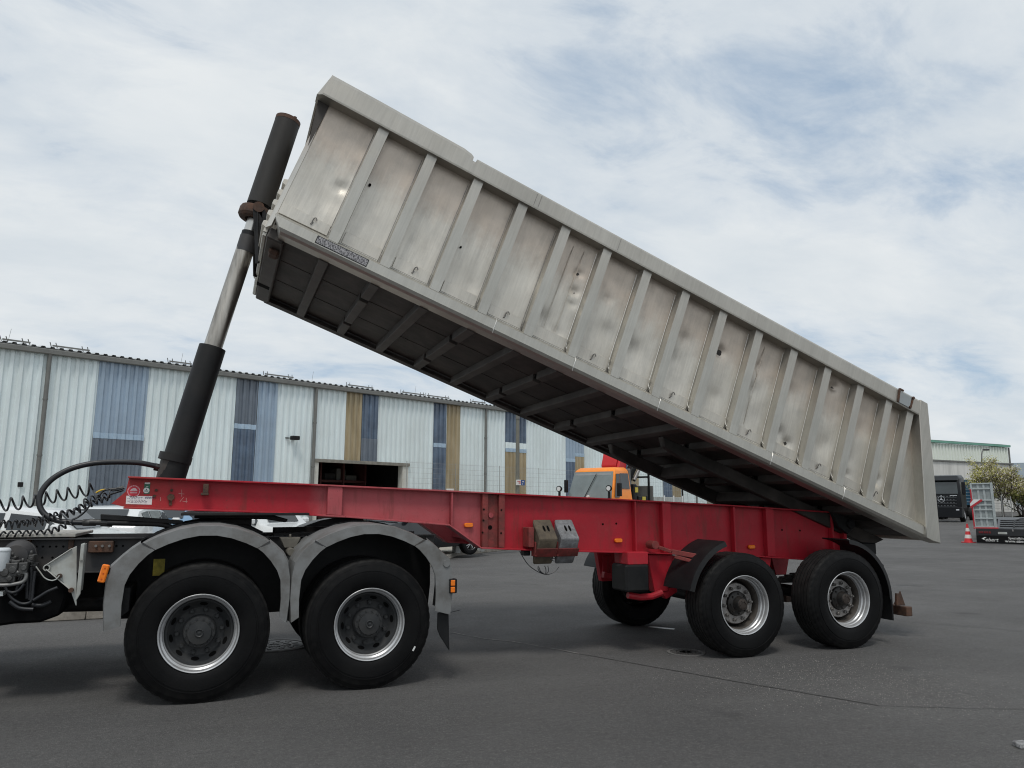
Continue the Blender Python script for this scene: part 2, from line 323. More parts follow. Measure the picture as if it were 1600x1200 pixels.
# ------------------------------------------------------------------ ground
FWD = Vector((math.sin(YAW), math.cos(YAW), 0)); RGT = Vector((math.cos(YAW), -math.sin(YAW), 0))
def gz(p): return 0.02*(min(max(p.dot(FWD), 35.0), 110.0)-35.0)
def onG(x, y):
    z = 0.0
    for _ in range(60): P = atZ(x, y, z); z = 0.5*z + 0.5*gz(Vector((P.x, P.y, 0)))
    return P
def asphalt():
    M = bpy.data.materials.new('worn_asphalt'); M.use_nodes = True; t = M.node_tree; b = t.nodes['Principled BSDF']
    co = N(t, 'ShaderNodeTexCoord')
    def tn(s, det=5, ro=0.6, vec=None):
        n = N(t, 'ShaderNodeTexNoise'); n.inputs['Scale'].default_value = s; n.inputs['Detail'].default_value = det
        n.inputs['Roughness'].default_value = ro; t.links.new(vec or co.outputs['Object'], n.inputs['Vector']); return n.outputs[0]
    c = ramp_node(t, tn(0.35, 8, 0.6), [(0.32, (0.074, 0.073, 0.073)), (0.68, (0.120, 0.118, 0.116))])
    c = mix_node(t, ramp_node(t, tn(1.3, 7, 0.7), [(0.48, 0.0), (0.72, 0.5)]), c, (0.094, 0.090, 0.087))
    mpn = N(t, 'ShaderNodeMapping'); mpn.inputs['Scale'].default_value = (0.16, 1.3, 1); mpn.inputs['Rotation'].default_value = (0, 0, R(12)); t.links.new(co.outputs['Object'], mpn.inputs[0])
    c = mix_node(t, ramp_node(t, tn(1.0, 6, 0.6, mpn.outputs[0]), [(0.5, 0.0), (0.72, 0.35)]), c, (0.15, 0.146, 0.142))
    c = mix_node(t, ramp_node(t, tn(120, 3, 0.7), [(0.3, 0.55), (0.52, 0.0)]), c, (0.045, 0.044, 0.043))
    c = mix_node(t, ramp_node(t, tn(160, 2, 0.6), [(0.58, 0.0), (0.70, 0.6)]), c, (0.33, 0.32, 0.31))
    c = mix_node(t, ramp_node(t, tn(55, 3, 0.75), [(0.56, 0.0), (0.70, 0.5)]), c, (0.27, 0.26, 0.25))
    c = mix_node(t, ramp_node(t, tn(70, 3, 0.75), [(0.30, 0.6), (0.46, 0.0)]), c, (0.05, 0.048, 0.046))
    c = mix_node(t, ramp_node(t, tn(24, 5, 0.75), [(0.52, 0.0), (0.68, 0.45)]), c, (0.19, 0.18, 0.172))
    c = mix_node(t, ramp_node(t, tn(19, 5, 0.75), [(0.34, 0.5), (0.48, 0.0)]), c, (0.058, 0.055, 0.053))
    # oil spots
    c = mix_node(t, ramp_node(t, tn(0.9, 3, 0.5), [(0.66, 0.0), (0.74, 0.5)]), c, (0.035, 0.035, 0.036))
    t.links.new(c, b.inputs['Base Color']); b.inputs['Specular IOR Level'].default_value = 0.2
    t.links.new(ramp_node(t, tn(2.0, 6), [(0.3, 0.72), (0.7, 0.9)]), b.inputs['Roughness'])
    bn = N(t, 'ShaderNodeBump'); bn.inputs['Strength'].default_value = 0.8; bn.inputs['Distance'].default_value = 0.015
    t.links.new(tn(60, 5, 0.8), bn.inputs['Height']); t.links.new(bn.outputs[0], b.inputs['Normal'])
    return M
ASPH = asphalt()
CONC = mat('pale_concrete', (0.36, 0.33, 0.28), 0.85, var=0.15, vscale=0.8, bump=0.2, bscale=30, dirt=(0.22, 0.2, 0.17), dscale=0.9, damt=0.6)
KERBM = mat('kerb_concrete', (0.27, 0.25, 0.22), 0.9, var=0.25, vscale=9, bump=0.4, bscale=40, dirt=(0.12, 0.105, 0.085), dscale=6, damt=0.7)
g = MB(); rows = [-60, 0, 35, 110, 6000]; pts = []
for d in rows:
    for l in (-6000, 6000):
        p = FWD*d + RGT*l; pts.append((p.x, p.y, 0.02*(min(max(d, 35), 110)-35)))
g.add(pts, [(2*i, 2*i+1, 2*i+3, 2*i+2) for i in range(4)])
ground = g.build('ground', ASPH, smooth=0); ground['kind'] = 'structure'

# raised car park behind a kerb, with single kerb stones
KL = [(-9, 11.62), (-3.5, 11.66), (-0.6, 11.75), (1.4, 12.7), (3.2, 15.0), (5.2, 18.9), (6.75, 22.0), (9.6, 24.6), (14.0, 27.6), (22.0, 31.2)]
lot = MB(); back = [(14, 60), (-30, 40), (-30, 11.9)]
poly = [(x+0.02, y+0.08) for x, y in KL] + [(22, 60)] + back[1:]
lot.extr([(x, y, 0.0) for x, y in poly], (0, 0, 0.105))
lo = lot.build('car_park', CONC, smooth=0); lo['kind'] = 'structure'
kerb = empty('kerb', (0, 0, 0)); kerb['kind'] = 'structure'
acc = 0.0
for (x0, y0), (x1, y1) in zip(KL[:-1], KL[1:]):
    a, b = Vector((x0, y0, 0)), Vector((x1, y1, 0)); L = (b-a).length; n = max(1, round(L)); d = (b-a)/n; w = Vector((-d.y, d.x, 0)).normalized()*0.13
    for i in range(n):
        p = a + d*i + d*0.006; q = a + d*(i+1) - d*0.006; z = 0.125 + random.uniform(-0.006, 0.006); j = w.normalized()*random.uniform(-0.008, 0.008)
        MB().hexa([p+j, q+j, q+w+j, p+w+j, p+j+Vector((0,0,z))+w*0.12, q+j+Vector((0,0,z))+w*0.12, q+w+j+Vector((0,0,z)), p+w+j+Vector((0,0,z))]).build('kerb_stone', KERBM, kerb, bevel=0.012)

# asphalt joint: bright chalky stretch, then a dark tarred one; stays a few mm above the ground sheet
def strip(name, pix, w, material, z=0.004):
    P = [atZ(x, y, z) for x, y in pix]; s = MB(); vs_ = []
    # subdivide with jitter
    Q = []
    for a, b in zip(P[:-1], P[1:]):
        k = max(2, int((b-a).length/0.05))
        Q += [a.lerp(b, i/k) for i in range(k)]
    Q.append(P[-1])
    for i, p in enumerate(Q):
        d = (Q[min(i+1, len(Q)-1)] - Q[max(i-1, 0)]).normalized(); n = Vector((-d.y, d.x, 0))
        j = n*0.012*mnoise.noise(p*3.1); ww = w*(0.7+0.5*random.random())
        vs_ += [p+j+n*ww/2, p+j-n*ww/2]
    s.add(vs_, [(2*i, 2*i+1, 2*i+3, 2*i+2) for i in range(len(Q)-1)])
    o = s.build(name, material, smooth=0); o['kind'] = 'structure'; return o
CHALK = mat('chalky_joint', (0.25, 0.24, 0.225), 0.95, var=0.35, vscale=25, dirt=(0.08, 0.08, 0.08), dscale=12, damt=0.9)
TAR = mat('tar_joint', (0.030, 0.029, 0.028), 0.7, var=0.3, vscale=20, dirt=(0.065, 0.063, 0.06), dscale=9, damt=0.8)
strip('chalky_asphalt_joint', [(706, 988), (760, 998), (800, 1002), (880, 1016), (905, 1021)], 0.022, CHALK)
strip('dark_asphalt_joint', [(880, 1017), (960, 1031), (1040, 1045), (1140, 1063), (1250, 1081), (1330, 1095), (1372, 1102)], 0.02, TAR, z=0.003)
strip('fine_asphalt_crack', [(1372, 1102), (1440, 1104.5), (1520, 1106.5), (1620, 1108)], 0.008, TAR)
strip('fine_asphalt_crack', [(1425, 972), (1480, 976), (1540, 981), (1625, 989)], 0.012, TAR)
strip('white_spill', [(1014, 979), (1030, 980.5), (1054, 983)], 0.085, WHITEP, z=0.003)
# manhole covers
IRON = mat('cast_iron', (0.075, 0.072, 0.07), 0.6, 0.3, var=0.25, vscale=10, bump=0.3, bscale=50, dirt=(0.13, 0.12, 0.11), dscale=8, damt=0.5)
CRING = mat('concrete_ring', (0.13, 0.126, 0.122), 0.9, var=0.2, vscale=10)
def manhole(P, r, label):
    t = thing('manhole_cover', label, 'manhole cover', (P.x, P.y, 0))
    MB().lathe([(r*0.84, 0.001), (r*0.84, 0.010), (r, 0.010), (r, 0.001)], n=48, ax='Z').build('frame_ring', CRING, t, local=True)
    c = MB(); c.lathe([(0.0005, 0.006), (r*0.80, 0.006), (r*0.80, 0.001)], n=48, ax='Z')
    for k in range(12):
        for q in range(1, 4):
            a = 2*math.pi*(k+0.5*(q % 2))/12; rr = r*0.2*q
            c.obox((rr*math.cos(a), rr*math.sin(a), 0.008), (0.028*math.cos(a), 0.028*math.sin(a), 0), (-0.022*math.sin(a), 0.022*math.cos(a), 0), (0, 0, 0.004))
    c.build('lid', IRON, t, local=True)
manhole(atZ(428, 1009), 0.39, 'round manhole cover with pale concrete ring between the two tractor wheels')
manhole(atZ(1072, 1020), 0.20, 'small round cast iron cover in the asphalt before the trailer wheels')
# scattered light grit on the asphalt
gr = MB(); rg = random.Random(3)
for i in range(3200):
    x = rg.gauss(1330, 150); y = 1062 + rg.gauss(0, 26) + (x-1330)*0.09
    if not (1020 < x < 1640 and 1000 < y < 1125): continue
    p = atZ(x, y, 0.0); s = rg.uniform(0.0014, 0.0036)
    if abs(p.y-6.66) < 0.4 and p.x < 7.3 and p.y > 6.6: continue
    gr.add([p+Vector((s*rg.uniform(-1,1)-s, s*rg.uniform(-1,1)-s, 0)), p+Vector((s, -s*0.7, 0)), p+Vector((s*0.3, s, 0)), p+Vector((0, 0, s*1.3))], [(0,1,3), (1,2,3), (2,0,3)])
GRIT = mat('light_grit', (0.34, 0.32, 0.29), 0.9, var=0.4, vscale=60)
gro = gr.build('gravel', GRIT, smooth=0); tag(gro, 'loose light grit scattered on the asphalt before the rear trailer wheels', 'gravel'); gro['kind'] = 'stuff'

# ------------------------------------------------------------------ long warehouse on the left
WD = Vector((math.cos(R(23.85)), math.sin(R(23.85)), 0)); WN = Vector((WD.y, -WD.x, 0))
t0 = atD(75, 787, 22.6); W0 = Vector((t0.x, t0.y, 0))
def atW(x, y, off=0.0):
    P = atPl(x, y, W0 + WN*off, WN); return (P-W0).dot(WD), P.z
def WP(s, z, off=0.0): return W0 + WD*s + WN*off + Vector((0, 0, z))
EZ = atW(77, 550)[1]
wh = thing('warehouse', 'long warehouse clad in pale corrugated sheets with blue and tan translucent strips', 'warehouse', W0)
SHEET = mat('pale_green_white_sheet', (0.72, 0.80, 0.81), 0.5, 0.05, var=0.05, vscale=0.7, stretch=(1, 1, 0.35), dirt=(0.50, 0.54, 0.52), dscale=0.8, damt=0.45)
TBLUE = mat('blue_translucent_sheet', (0.29, 0.37, 0.46), 0.25, var=0.12, vscale=1.0, spec=0.6, dirt=(0.33, 0.44, 0.56), dscale=1.2, damt=0.5)
TNAVY = mat('dark_blue_translucent_sheet', (0.075, 0.105, 0.155), 0.25, var=0.3, vscale=1.0, spec=0.6, dirt=(0.15, 0.22, 0.31), dscale=1.5, damt=0.5)
TSLATE = mat('slate_translucent_sheet', (0.12, 0.145, 0.18), 0.3, var=0.2, vscale=1.0, spec=0.6, dirt=(0.2, 0.23, 0.27), dscale=1.3, damt=0.4)
TTAN = mat('yellowed_translucent_sheet', (0.33, 0.265, 0.16), 0.45, var=0.18, vscale=2.0, stretch=(1, 1, 0.3), dirt=(0.42, 0.36, 0.25), dscale=2, damt=0.5)
TBRN = mat('brown_translucent_sheet', (0.25, 0.225, 0.18), 0.45, var=0.18, vscale=2.0, stretch=(1, 1, 0.3))
TLAP = mat('pale_sheet_lap', (0.36, 0.47, 0.58), 0.4, var=0.15, vscale=3)
ZINCG = mat('grey_zinc', (0.17, 0.17, 0.16), 0.55, 0.3, var=0.15, vscale=3)
FRAMEW = mat('off_white_door_frame', (0.55, 0.55, 0.51), 0.6, var=0.1, dirt=(0.3, 0.27, 0.2), dscale=3, damt=0.5)
def sheet(name, s0, s1, z0, z1, material, off=0.0, pitch=0.25, dep=0.055, parent=None, P=WP):
    prof = []; s = s0
    k0 = math.floor(s0/pitch)
    for k in range(int(k0), int(k0 + (s1-s0)/pitch) + 3):
        for f_, h in ((0.0, 0.0), (0.40, 0.0), (0.52, dep), (0.88, dep)): prof.append(((k+f_)*pitch, h))
    q = []
    for (a, ha), (b, hb) in zip(prof[:-1], prof[1:]):
        if b <= s0 or a >= s1: continue
        if not q:
            tt = (max(s0, a)-a)/(b-a); q.append((max(s0, a), ha+(hb-ha)*tt))
        if b >= s1: tt = (s1-a)/(b-a); q.append((s1, ha+(hb-ha)*tt))
        else: q.append((b, hb))
    mb = MB(); vs_ = []
    for s, hh in q: vs_ += [P(s, z0, off+hh), P(s, z1, off+hh)]
    mb.add(vs_, [(2*i, 2*i+2, 2*i+3, 2*i+1) for i in range(len(q)-1)])
    return mb.build(name, material, parent if parent is not None else wh, smooth=0)
def sx_(x, y): return atW(x, y)[0]
top = lambda x: 550 + (x-77)*0.1262
S = lambda x: sx_(x, top(x))
strips = [  # px left, px right at eave, list of (pixel y of lower end, material)
 (156, 234, [(684, TBLUE), (None, TSLATE)]),
 (370, 403, [(668, TSLATE), (None, TNAVY)]),
 (403.6, 435, [(None, TBLUE)]),
 (541, 566.5, [('door', TTAN)]),
 (567, 592, [(688, TNAVY), ('door', TSLATE)]),
 (678, 698, [(697, TNAVY), (None, TNAVY)]),
 (698.6, 719, [(None, TTAN)]),
 (789.5, 822, [(694, TNAVY), (705, SHEET), (None, TTAN)]),
 (883, 897, [(720, TBLUE), (None, TNAVY)]), (897.4, 912, [(712, TBLUE), (None, TTAN)]),
 (972, 984, [(None, TNAVY)]), (984.4, 996, [(None, TTAN)]),
 (1034, 1047, [(None, TNAVY)]), (1047.4, 1060, [(None, TTAN)]),
 (1100, 1118, [(None, TBRN)])]
dl, dz = atW(497, 721); dr = atW(628, 723)[0]
s_cur = S(-70); ZB = 0.0
pipes = [S(77), S(492.5), S(757), S(943), S(1083)]
def plain(a, b):
    cuts = sorted([a, b] + [c for c in (dl, dr) if a < c < b] + [c for c in pipes if a+0.3 < c < b-0.3])
    for p, q in zip(cuts[:-1], cuts[1:]):
        z0 = dz if (p >= dl-0.01 and q <= dr+0.01) else ZB
        sheet('wall_sheet', p, q, z0, EZ, SHEET)
for x0, x1, segs in strips:
    a, b = S(x0), S(x1)
    if a > s_cur + 0.02: plain(s_cur, a)
    zt = EZ
    for i, (yy, mt) in enumerate(segs):
        if yy is None: zb = ZB
        elif yy == 'door': zb = dz
        else: zb = atW((x0+x1)/2 - 4*(x0 < 400), yy)[1]
        sheet('translucent_sheet', a+0.003, b-0.003, zb, zt + (0.06 if i else 0), mt, off=0.006 + 0.012*(i % 2))
        if i and yy is None: sheet('sheet_lap', a+0.003, b-0.003, zt-0.06, zt+0.12, TLAP, off=0.028)
        zt = zb
    s_cur = b
S_END = S(1118) + 22
plain(s_cur, S_END)
# wall core behind the sheets, plinth, end walls, roof
core = MB()
def wbox(mb, s0, s1, o0, o1, z0, z1):
    return mb.hexa([WP(s0, z0, o0), WP(s1, z0, o0), WP(s1, z0, o1), WP(s0, z0, o1), WP(s0, z1, o0), WP(s1, z1, o0), WP(s1, z1, o1), WP(s0, z1, o1)])
SS = S(-70)
wbox(core, SS, dl, -0.25, -0.05, 0, EZ); wbox(core, dr, S_END, -0.25, -0.05, 0, EZ); wbox(core, dl, dr, -0.25, -0.05, dz, EZ)
wbox(core, SS, SS+0.2, -24, -0.25, 0, EZ); wbox(core, S_END-0.2, S_END, -24, -0.25, 0, EZ); wbox(core, SS+0.2, S_END-0.2, -24, -23.8, 0, EZ)
core.build('wall_core', FRAMEW, wh, smooth=0)
roofm = mat('light_roof_sheet', (0.50, 0.52, 0.52), 0.5, 0.1, var=0.1)
def RPt(s, z, off):   # corrugated roof: z runs up the slope
    return WP(s, EZ + 0.10 + off + z*math.sin(R(7)), 0.12 - z*math.cos(R(7)))
sheet('roof_sheet', SS-0.2, S_END+0.2, 0.0, 24.4, roofm, pitch=0.25, dep=0.05, P=RPt)
gu = MB(); wbox(gu, SS-0.2, S_END+0.2, 0.06, 0.22, EZ-0.10, EZ+0.06); gu.build('gutter', ZINCG, wh, bevel=0.02)
for s in pipes:
    p = MB(); p.cyl(WP(s, 0, 0.11), WP(s, EZ-0.35, 0.11), 0.062, n=12); p.tube([WP(s, EZ-0.36, 0.11), WP(s, EZ-0.22, 0.12), WP(s, EZ-0.08, 0.15)], 0.062, 12)
    for z in (1.2, 2.9, 4.6): p.cyl(WP(s, z, 0.11), WP(s, z+0.05, 0.11), 0.075, n=12)
    p.build('downpipe', ZINCG, wh)
for x0, x1 in ((5, 40), (84, 134), (268, 296), (418, 457), (548, 583), (633, 664), (672, 703), (742, 760)):
    a, b = S(x0), S(x1); k = MB()
    for s in (a, b):
        k.bar(RPt(s, 0.45, 0.05), RPt(s-0.08, 0.34, 0.21), 0.022, 0.016); k.bar(RPt(s+0.16, 0.45, 0.05), RPt(s+0.08, 0.34, 0.21), 0.022, 0.016)
    k.bar(RPt(a, 0.36, 0.11), RPt(b+0.16, 0.36, 0.11), 0.02, 0.05)
    k.build('snow_guard', ZINCG, wh)
for i in range(12):
    s = SS + 1.3 + i*5.1; k = MB().cyl(RPt(s, 0.3, 0.05), RPt(s+0.05, 0.3, 0.05)+Vector((0, 0, 0.40)), 0.005, n=5); k.build('lightning_rod', ZINCG, wh)
# door opening: frame, header, dark hall behind
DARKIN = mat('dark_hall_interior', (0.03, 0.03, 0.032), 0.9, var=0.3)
fr = MB(); wbox(fr, dl-0.22, dl, -0.06, 0.07, 0, dz); fr.build('door_post', FRAMEW, wh, bevel=0.01)
fr = MB(); wbox(fr, dr, dr+0.30, -0.06, 0.07, 0, dz); fr.build('door_post', FRAMEW, wh, bevel=0.01)
fr = MB(); wbox(fr, dl-0.25, dr+0.35, 0.045, 0.12, dz-0.03, dz+0.10); fr.build('door_header', mat('weathered_header', (0.20, 0.19, 0.165), 0.7, var=0.3, vscale=6), wh, bevel=0.008)
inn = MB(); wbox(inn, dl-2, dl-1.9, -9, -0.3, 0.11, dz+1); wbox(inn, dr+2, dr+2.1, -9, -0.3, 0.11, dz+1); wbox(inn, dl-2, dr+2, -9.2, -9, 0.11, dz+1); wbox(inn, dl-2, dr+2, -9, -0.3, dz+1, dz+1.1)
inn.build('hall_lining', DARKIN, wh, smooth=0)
rk = MB(); rr_ = random.Random(5)
for s in [dl-0.4 + i*1.15 for i in range(5)]: wbox(rk, s, s+0.08, -4.0, -3.0, 0.11, dz+0.2)
for z in (0.9, 1.75, 2.45): wbox(rk, dl-0.5, dr+0.3, -3.95, -3.05, z, z+0.1)
rk.build('storage_rack', mat('dull_red_rack', (0.10, 0.03, 0.028), 0.6), wh)
for z in (1.0, 1.85, 2.55):
    s = dl-0.2
    while s < dr-0.3:
        w = rr_.uniform(0.2, 0.55); hh = rr_.uniform(0.2, 0.6); bx_ = MB(); wbox(bx_, s, s+w, -3.8, -3.2, z, z+hh)
        bx_.build('stored_crate', (FRAME, BLACKM, ZINCG, DARKIN)[rr_.randrange(4)], wh, bevel=0.02); s += w + rr_.uniform(0.05, 0.3)
# black floodlight on the wall
fs, fz = atW(456, 685); fl = MB(); wbox(fl, fs-0.14, fs+0.16, 0.10, 0.34, fz-0.07, fz+0.08); wbox(fl, fs-0.32, fs-0.12, 0.05, 0.10, fz-0.02, fz+0.02)
fl.build('floodlight', BLACK, wh, bevel=0.02)
ns, nz = atW(30, 756); q = MB(); wbox(q, ns-0.05, ns+0.09, 0.05, 0.08, nz-0.09, nz+0.05); q.build('socket_box', BLACK, wh, bevel=0.01)

# ------------------------------------------------------------------ gate, wire fence and mast before the warehouse
GP = atZ(716, 869); GP.z = 0.1
GD = Vector((0.90, 0.43, 0)).normalized()
gate = thing('sliding_gate', 'white steel sliding gate with thin bars behind the trailer neck', 'gate', GP)
GW = mat('white_gate_paint', (0.66, 0.68, 0.66), 0.5, var=0.06, dirt=(0.4, 0.38, 0.33), dscale=5, damt=0.4)
def gbar(name, s0, z0, s1, z1, w, d_=0.06, off=0.0):
    nn = Vector((GD.y, -GD.x, 0))*off
    return MB().bar(GP+GD*s0+nn+Vector((0,0,z0)), GP+GD*s1+nn+Vector((0,0,z1)), d_, w, up=(0.001, 0.002, 1) if abs(s1-s0) > 0.01 else GD).build(name, GW, gate, bevel=0.006)
gbar('post', -0.08, 0, -0.08, 1.55, 0.2, 0.16); gbar('rail', 0.05, 0.14, 4.6, 0.14, 0.13); gbar('rail', 0.05, 1.45, 4.6, 1.45, 0.09); gbar('rail', 0.05, 0.34, 4.6, 0.34, 0.07)
for i in range(34): gbar('gate_bar', 0.12+i*0.13, 0.37, 0.12+i*0.13, 1.41, 0.025, 0.025)
gbar('post', 1.15, -0.02, 1.15, 0.10, 0.14, 0.16, -0.2); gbar('post', 4.75, 0, 4.75, 1.55, 0.2, 0.16)
FOFF = 2.6
def atFn(x, y): P = atPl(x, y, W0 + WN*FOFF, WN); return (P-W0).dot(WD), P.z
fs0, fzt = atFn(637, 720); fs1 = atFn(1190, 760)[0]
fence = thing('mesh_fence', 'tall fine wire mesh fence in front of the warehouse wall', 'fence', WP(fs0, 0, FOFF))
WIRE = mat('galvanised_wire', (0.30, 0.31, 0.30), 0.5, 0.4, var=0.1)
fw = MB(); n = int((fs1-fs0)/0.06)
for i in range(n):
    s = fs0 + i*0.06; p = WP(s, 0.1, FOFF); fw.add([p, p+WD*0.0045, p+WD*0.0045+Vector((0,0,fzt-0.1)), p+Vector((0,0,fzt-0.1))], [(0,1,2,3)])
for k in range(int((fzt-0.1)/0.2)+1):
    z = 0.12 + k*0.2; p = WP(fs0, z, FOFF+0.004); q = WP(fs1, z, FOFF+0.004); fw.add([p, q, q+Vector((0,0,0.006)), p+Vector((0,0,0.006))], [(0,1,2,3)])
fwo = fw.build('wire_mesh', WIRE, fence, smooth=0); fwo['kind'] = 'stuff'
for i in range(int((fs1-fs0)/2.5)+1):
    MB().cyl(WP(fs0+i*2.5, 0, FOFF-0.05), WP(fs0+i*2.5, fzt, FOFF-0.05), 0.012, n=8).build('fence_post', WIRE, fence)
MOFF = 3.2
def atM(x, y): P = atPl(x, y, W0 + WN*MOFF, WN); return (P-W0).dot(WD), P.z
ms, mz = atM(809, 646)
mast = thing('mast', 'olive grey mast standing before the blue and tan sheet strip', 'pole', WP(ms, 0, MOFF))
OLIVE = mat('olive_grey_mast', (0.16, 0.16, 0.135), 0.6, var=0.15)
MB().cyl(WP(ms, 0, MOFF), WP(ms, mz+0.25, MOFF), 0.10, 0.075, n=14).build('pole', OLIVE, mast)
MB().cyl(WP(ms, mz-0.25, MOFF), WP(ms, mz-0.15, MOFF), 0.10, n=14).build('clamp', ZINCG, mast)
def board(name, x0, x1, y0, y1, off, material, label, marks):
    P = [atPl(x, y, W0 + WN*off, WN) for x, y in ((x0, y1), (x1, y1), (x1, y0), (x0, y0))]
    o = thing(name, label, 'sign', P[0]); MB().extr(P, -WN*0.03).build('sign_panel', material, o)
    for (a, b, c, d, mt) in marks:
        f = lambda u, v_: P[0] + (P[1]-P[0])*u + (P[3]-P[0])*v_ + WN*0.004
        MB().add([f(a, b), f(c, b), f(c, d), f(a, d)], [(0,1,2,3)]).build('printed_mark', mt, o, smooth=0)
SREDM = mat('sign_red', (0.5, 0.03, 0.03), 0.4); SBLUE = mat('sign_blue', (0.03, 0.08, 0.25), 0.4)
board('notice_board', 807, 814, 749.5, 758, MOFF+0.12, WHITEP, 'white notice board with red lines on the olive grey mast', [(0.15, 0.66, 0.9, 0.78, SREDM), (0.5, 0.2, 0.65, 0.62, SREDM), (0.75, 0.2, 0.88, 0.62, SREDM)])
board('blue_sign', 814.5, 820, 750, 758.5, MOFF+0.10, SBLUE, 'small dark blue sign beside the white notice board', [(0.3, 0.6, 0.7, 0.8, WHITEP), (0.2, 0.2, 0.5, 0.35, WHITEP)])
bs = atFn(703, 766.5); board('white_plate', 698, 709, 763.5, 768.5, FOFF+0.03, WHITEP, 'small white plate low on the wire fence under the tan strip', [(0.08, 0.3, 0.92, 0.45, FRAME)])

# ------------------------------------------------------------------ second warehouse, hill, trees at the right
A2 = atD(1456, 724, 76); B2 = atD(1575, 722, 82); A2.z = B2.z = 0
W2D = (B2-A2).normalized(); W2N = Vector((W2D.y, -W2D.x, 0))
def P2(s, z, off=0.0): return B2 + W2D*s + W2N*off + Vector((0, 0, z))
z2t = atPl(1573, 699.5, B2, W2N).z; z2m = atPl(1520, 723, B2, W2N).z
w2 = thing('warehouse', 'distant pale warehouse with a green roof edge beyond the black truck', 'warehouse', B2)
SH2 = mat('cream_sheet', (0.72, 0.76, 0.69), 0.55, var=0.06, vscale=0.5)
CO2 = mat('streaky_pale_concrete', (0.66, 0.65, 0.62), 0.8, var=0.08, vscale=0.5, stretch=(1.6, 1.6, 0.15), dirt=(0.24, 0.24, 0.22), dscale=1.1, damt=0.5)
GRN = mat('green_trim', (0.14, 0.33, 0.25), 0.5, var=0.08)
sheet('wall_sheet', -34, 0, z2m, z2t, SH2, parent=w2, P=P2, pitch=0.5, dep=0.12)
k = MB(); k.hexa([P2(-34, 0, -20), P2(0, 0, -20), P2(0, 0, -0.1), P2(-34, 0, -0.1), P2(-34, z2t, -20), P2(0, z2t, -20), P2(0, z2t, -0.1), P2(-34, z2t, -0.1)]); k.build('wall_core', SH2, w2, smooth=0)
k = MB(); k.hexa([P2(-34, 0, -0.05), P2(0.6, 0, -0.05), P2(0.6, 0, 0.1), P2(-34, 0, 0.1), P2(-34, z2m, -0.05), P2(0.6, z2m, -0.05), P2(0.6, z2m, 0.1), P2(-34, z2m, 0.1)]); k.build('concrete_base', CO2, w2, smooth=0)
k = MB(); k.bar(P2(-34, z2m+0.05, 0.1), P2(0.6, z2m+0.05, 0.1), 0.3, 0.14); k.build('ledge', ZINCG, w2)
k = MB(); k.bar(P2(-34.2, z2t+0.15, 0.1), P2(0.25, z2t+0.15, 0.1), 0.4, 0.22); k.bar(P2(0.0, z2t+0.15, 0.1), P2(0.0, z2t+0.15, -20), 0.4, 0.2); k.build('green_eave', GRN, w2)
k = MB(); k.add([P2(-34, z2t+0.3, 0.2), P2(0, z2t+0.3, 0.2), P2(0, z2t+2.2, -20), P2(-34, z2t+2.2, -20)], [(0,1,2,3)]); k.build('roof', SH2, w2, smooth=0)
k = MB().cyl(P2(0.1, 0, 0.15), P2(0.1, z2t, 0.15), 0.09, n=8).build('downpipe', ZINCG, w2)

HILLM = mat('haze_tinted_hill', (0.20, 0.235, 0.26), 1.0, var=0.12, vscale=0.01, spec=0.0)  # pale blue-grey of distant haze is put into the hill's own colour
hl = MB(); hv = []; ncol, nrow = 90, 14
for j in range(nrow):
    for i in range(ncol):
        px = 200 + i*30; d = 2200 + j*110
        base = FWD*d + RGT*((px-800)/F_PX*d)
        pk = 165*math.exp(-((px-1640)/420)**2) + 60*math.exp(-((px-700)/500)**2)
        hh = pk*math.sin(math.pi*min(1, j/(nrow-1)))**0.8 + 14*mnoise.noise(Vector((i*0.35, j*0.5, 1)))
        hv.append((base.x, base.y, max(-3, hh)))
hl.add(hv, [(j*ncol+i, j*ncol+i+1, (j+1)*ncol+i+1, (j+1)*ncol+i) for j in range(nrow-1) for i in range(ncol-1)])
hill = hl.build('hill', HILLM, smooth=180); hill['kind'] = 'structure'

def leaf_mat(name, c, var=0.35):
    M = mat(name, c, 0.6, var=var, vscale=0.9, dirt=tuple(k*0.45 for k in c), dscale=1.4, damt=0.6, spec=0.3)
    return M
BARK = mat('bark', (0.07, 0.055, 0.045), 0.9, var=0.3, vscale=9, bump=0.4)
def limb(mb, p, d, L, r, depth, tips, rnd):
    q = [p]; dd = d.normalized()
    for i in range(4):
        dd = (dd + Vector((rnd.gauss(0, .16), rnd.gauss(0, .16), rnd.gauss(0.05, .12)))).normalized(); q.append(q[-1] + dd*L/4)
    mb.tube(q, [r*(1-0.14*i) for i in range(5)], 5)
    tips += q[2:]
    if depth:
        for _ in range(3):
            k = rnd.randrange(2, 5); nd = (dd + Vector((rnd.gauss(0, .6), rnd.gauss(0, .6), rnd.gauss(0.15, .4)))).normalized()
            limb(mb, q[k], nd, L*rnd.uniform(.55, .75), r*0.55, depth-1, tips, rnd)
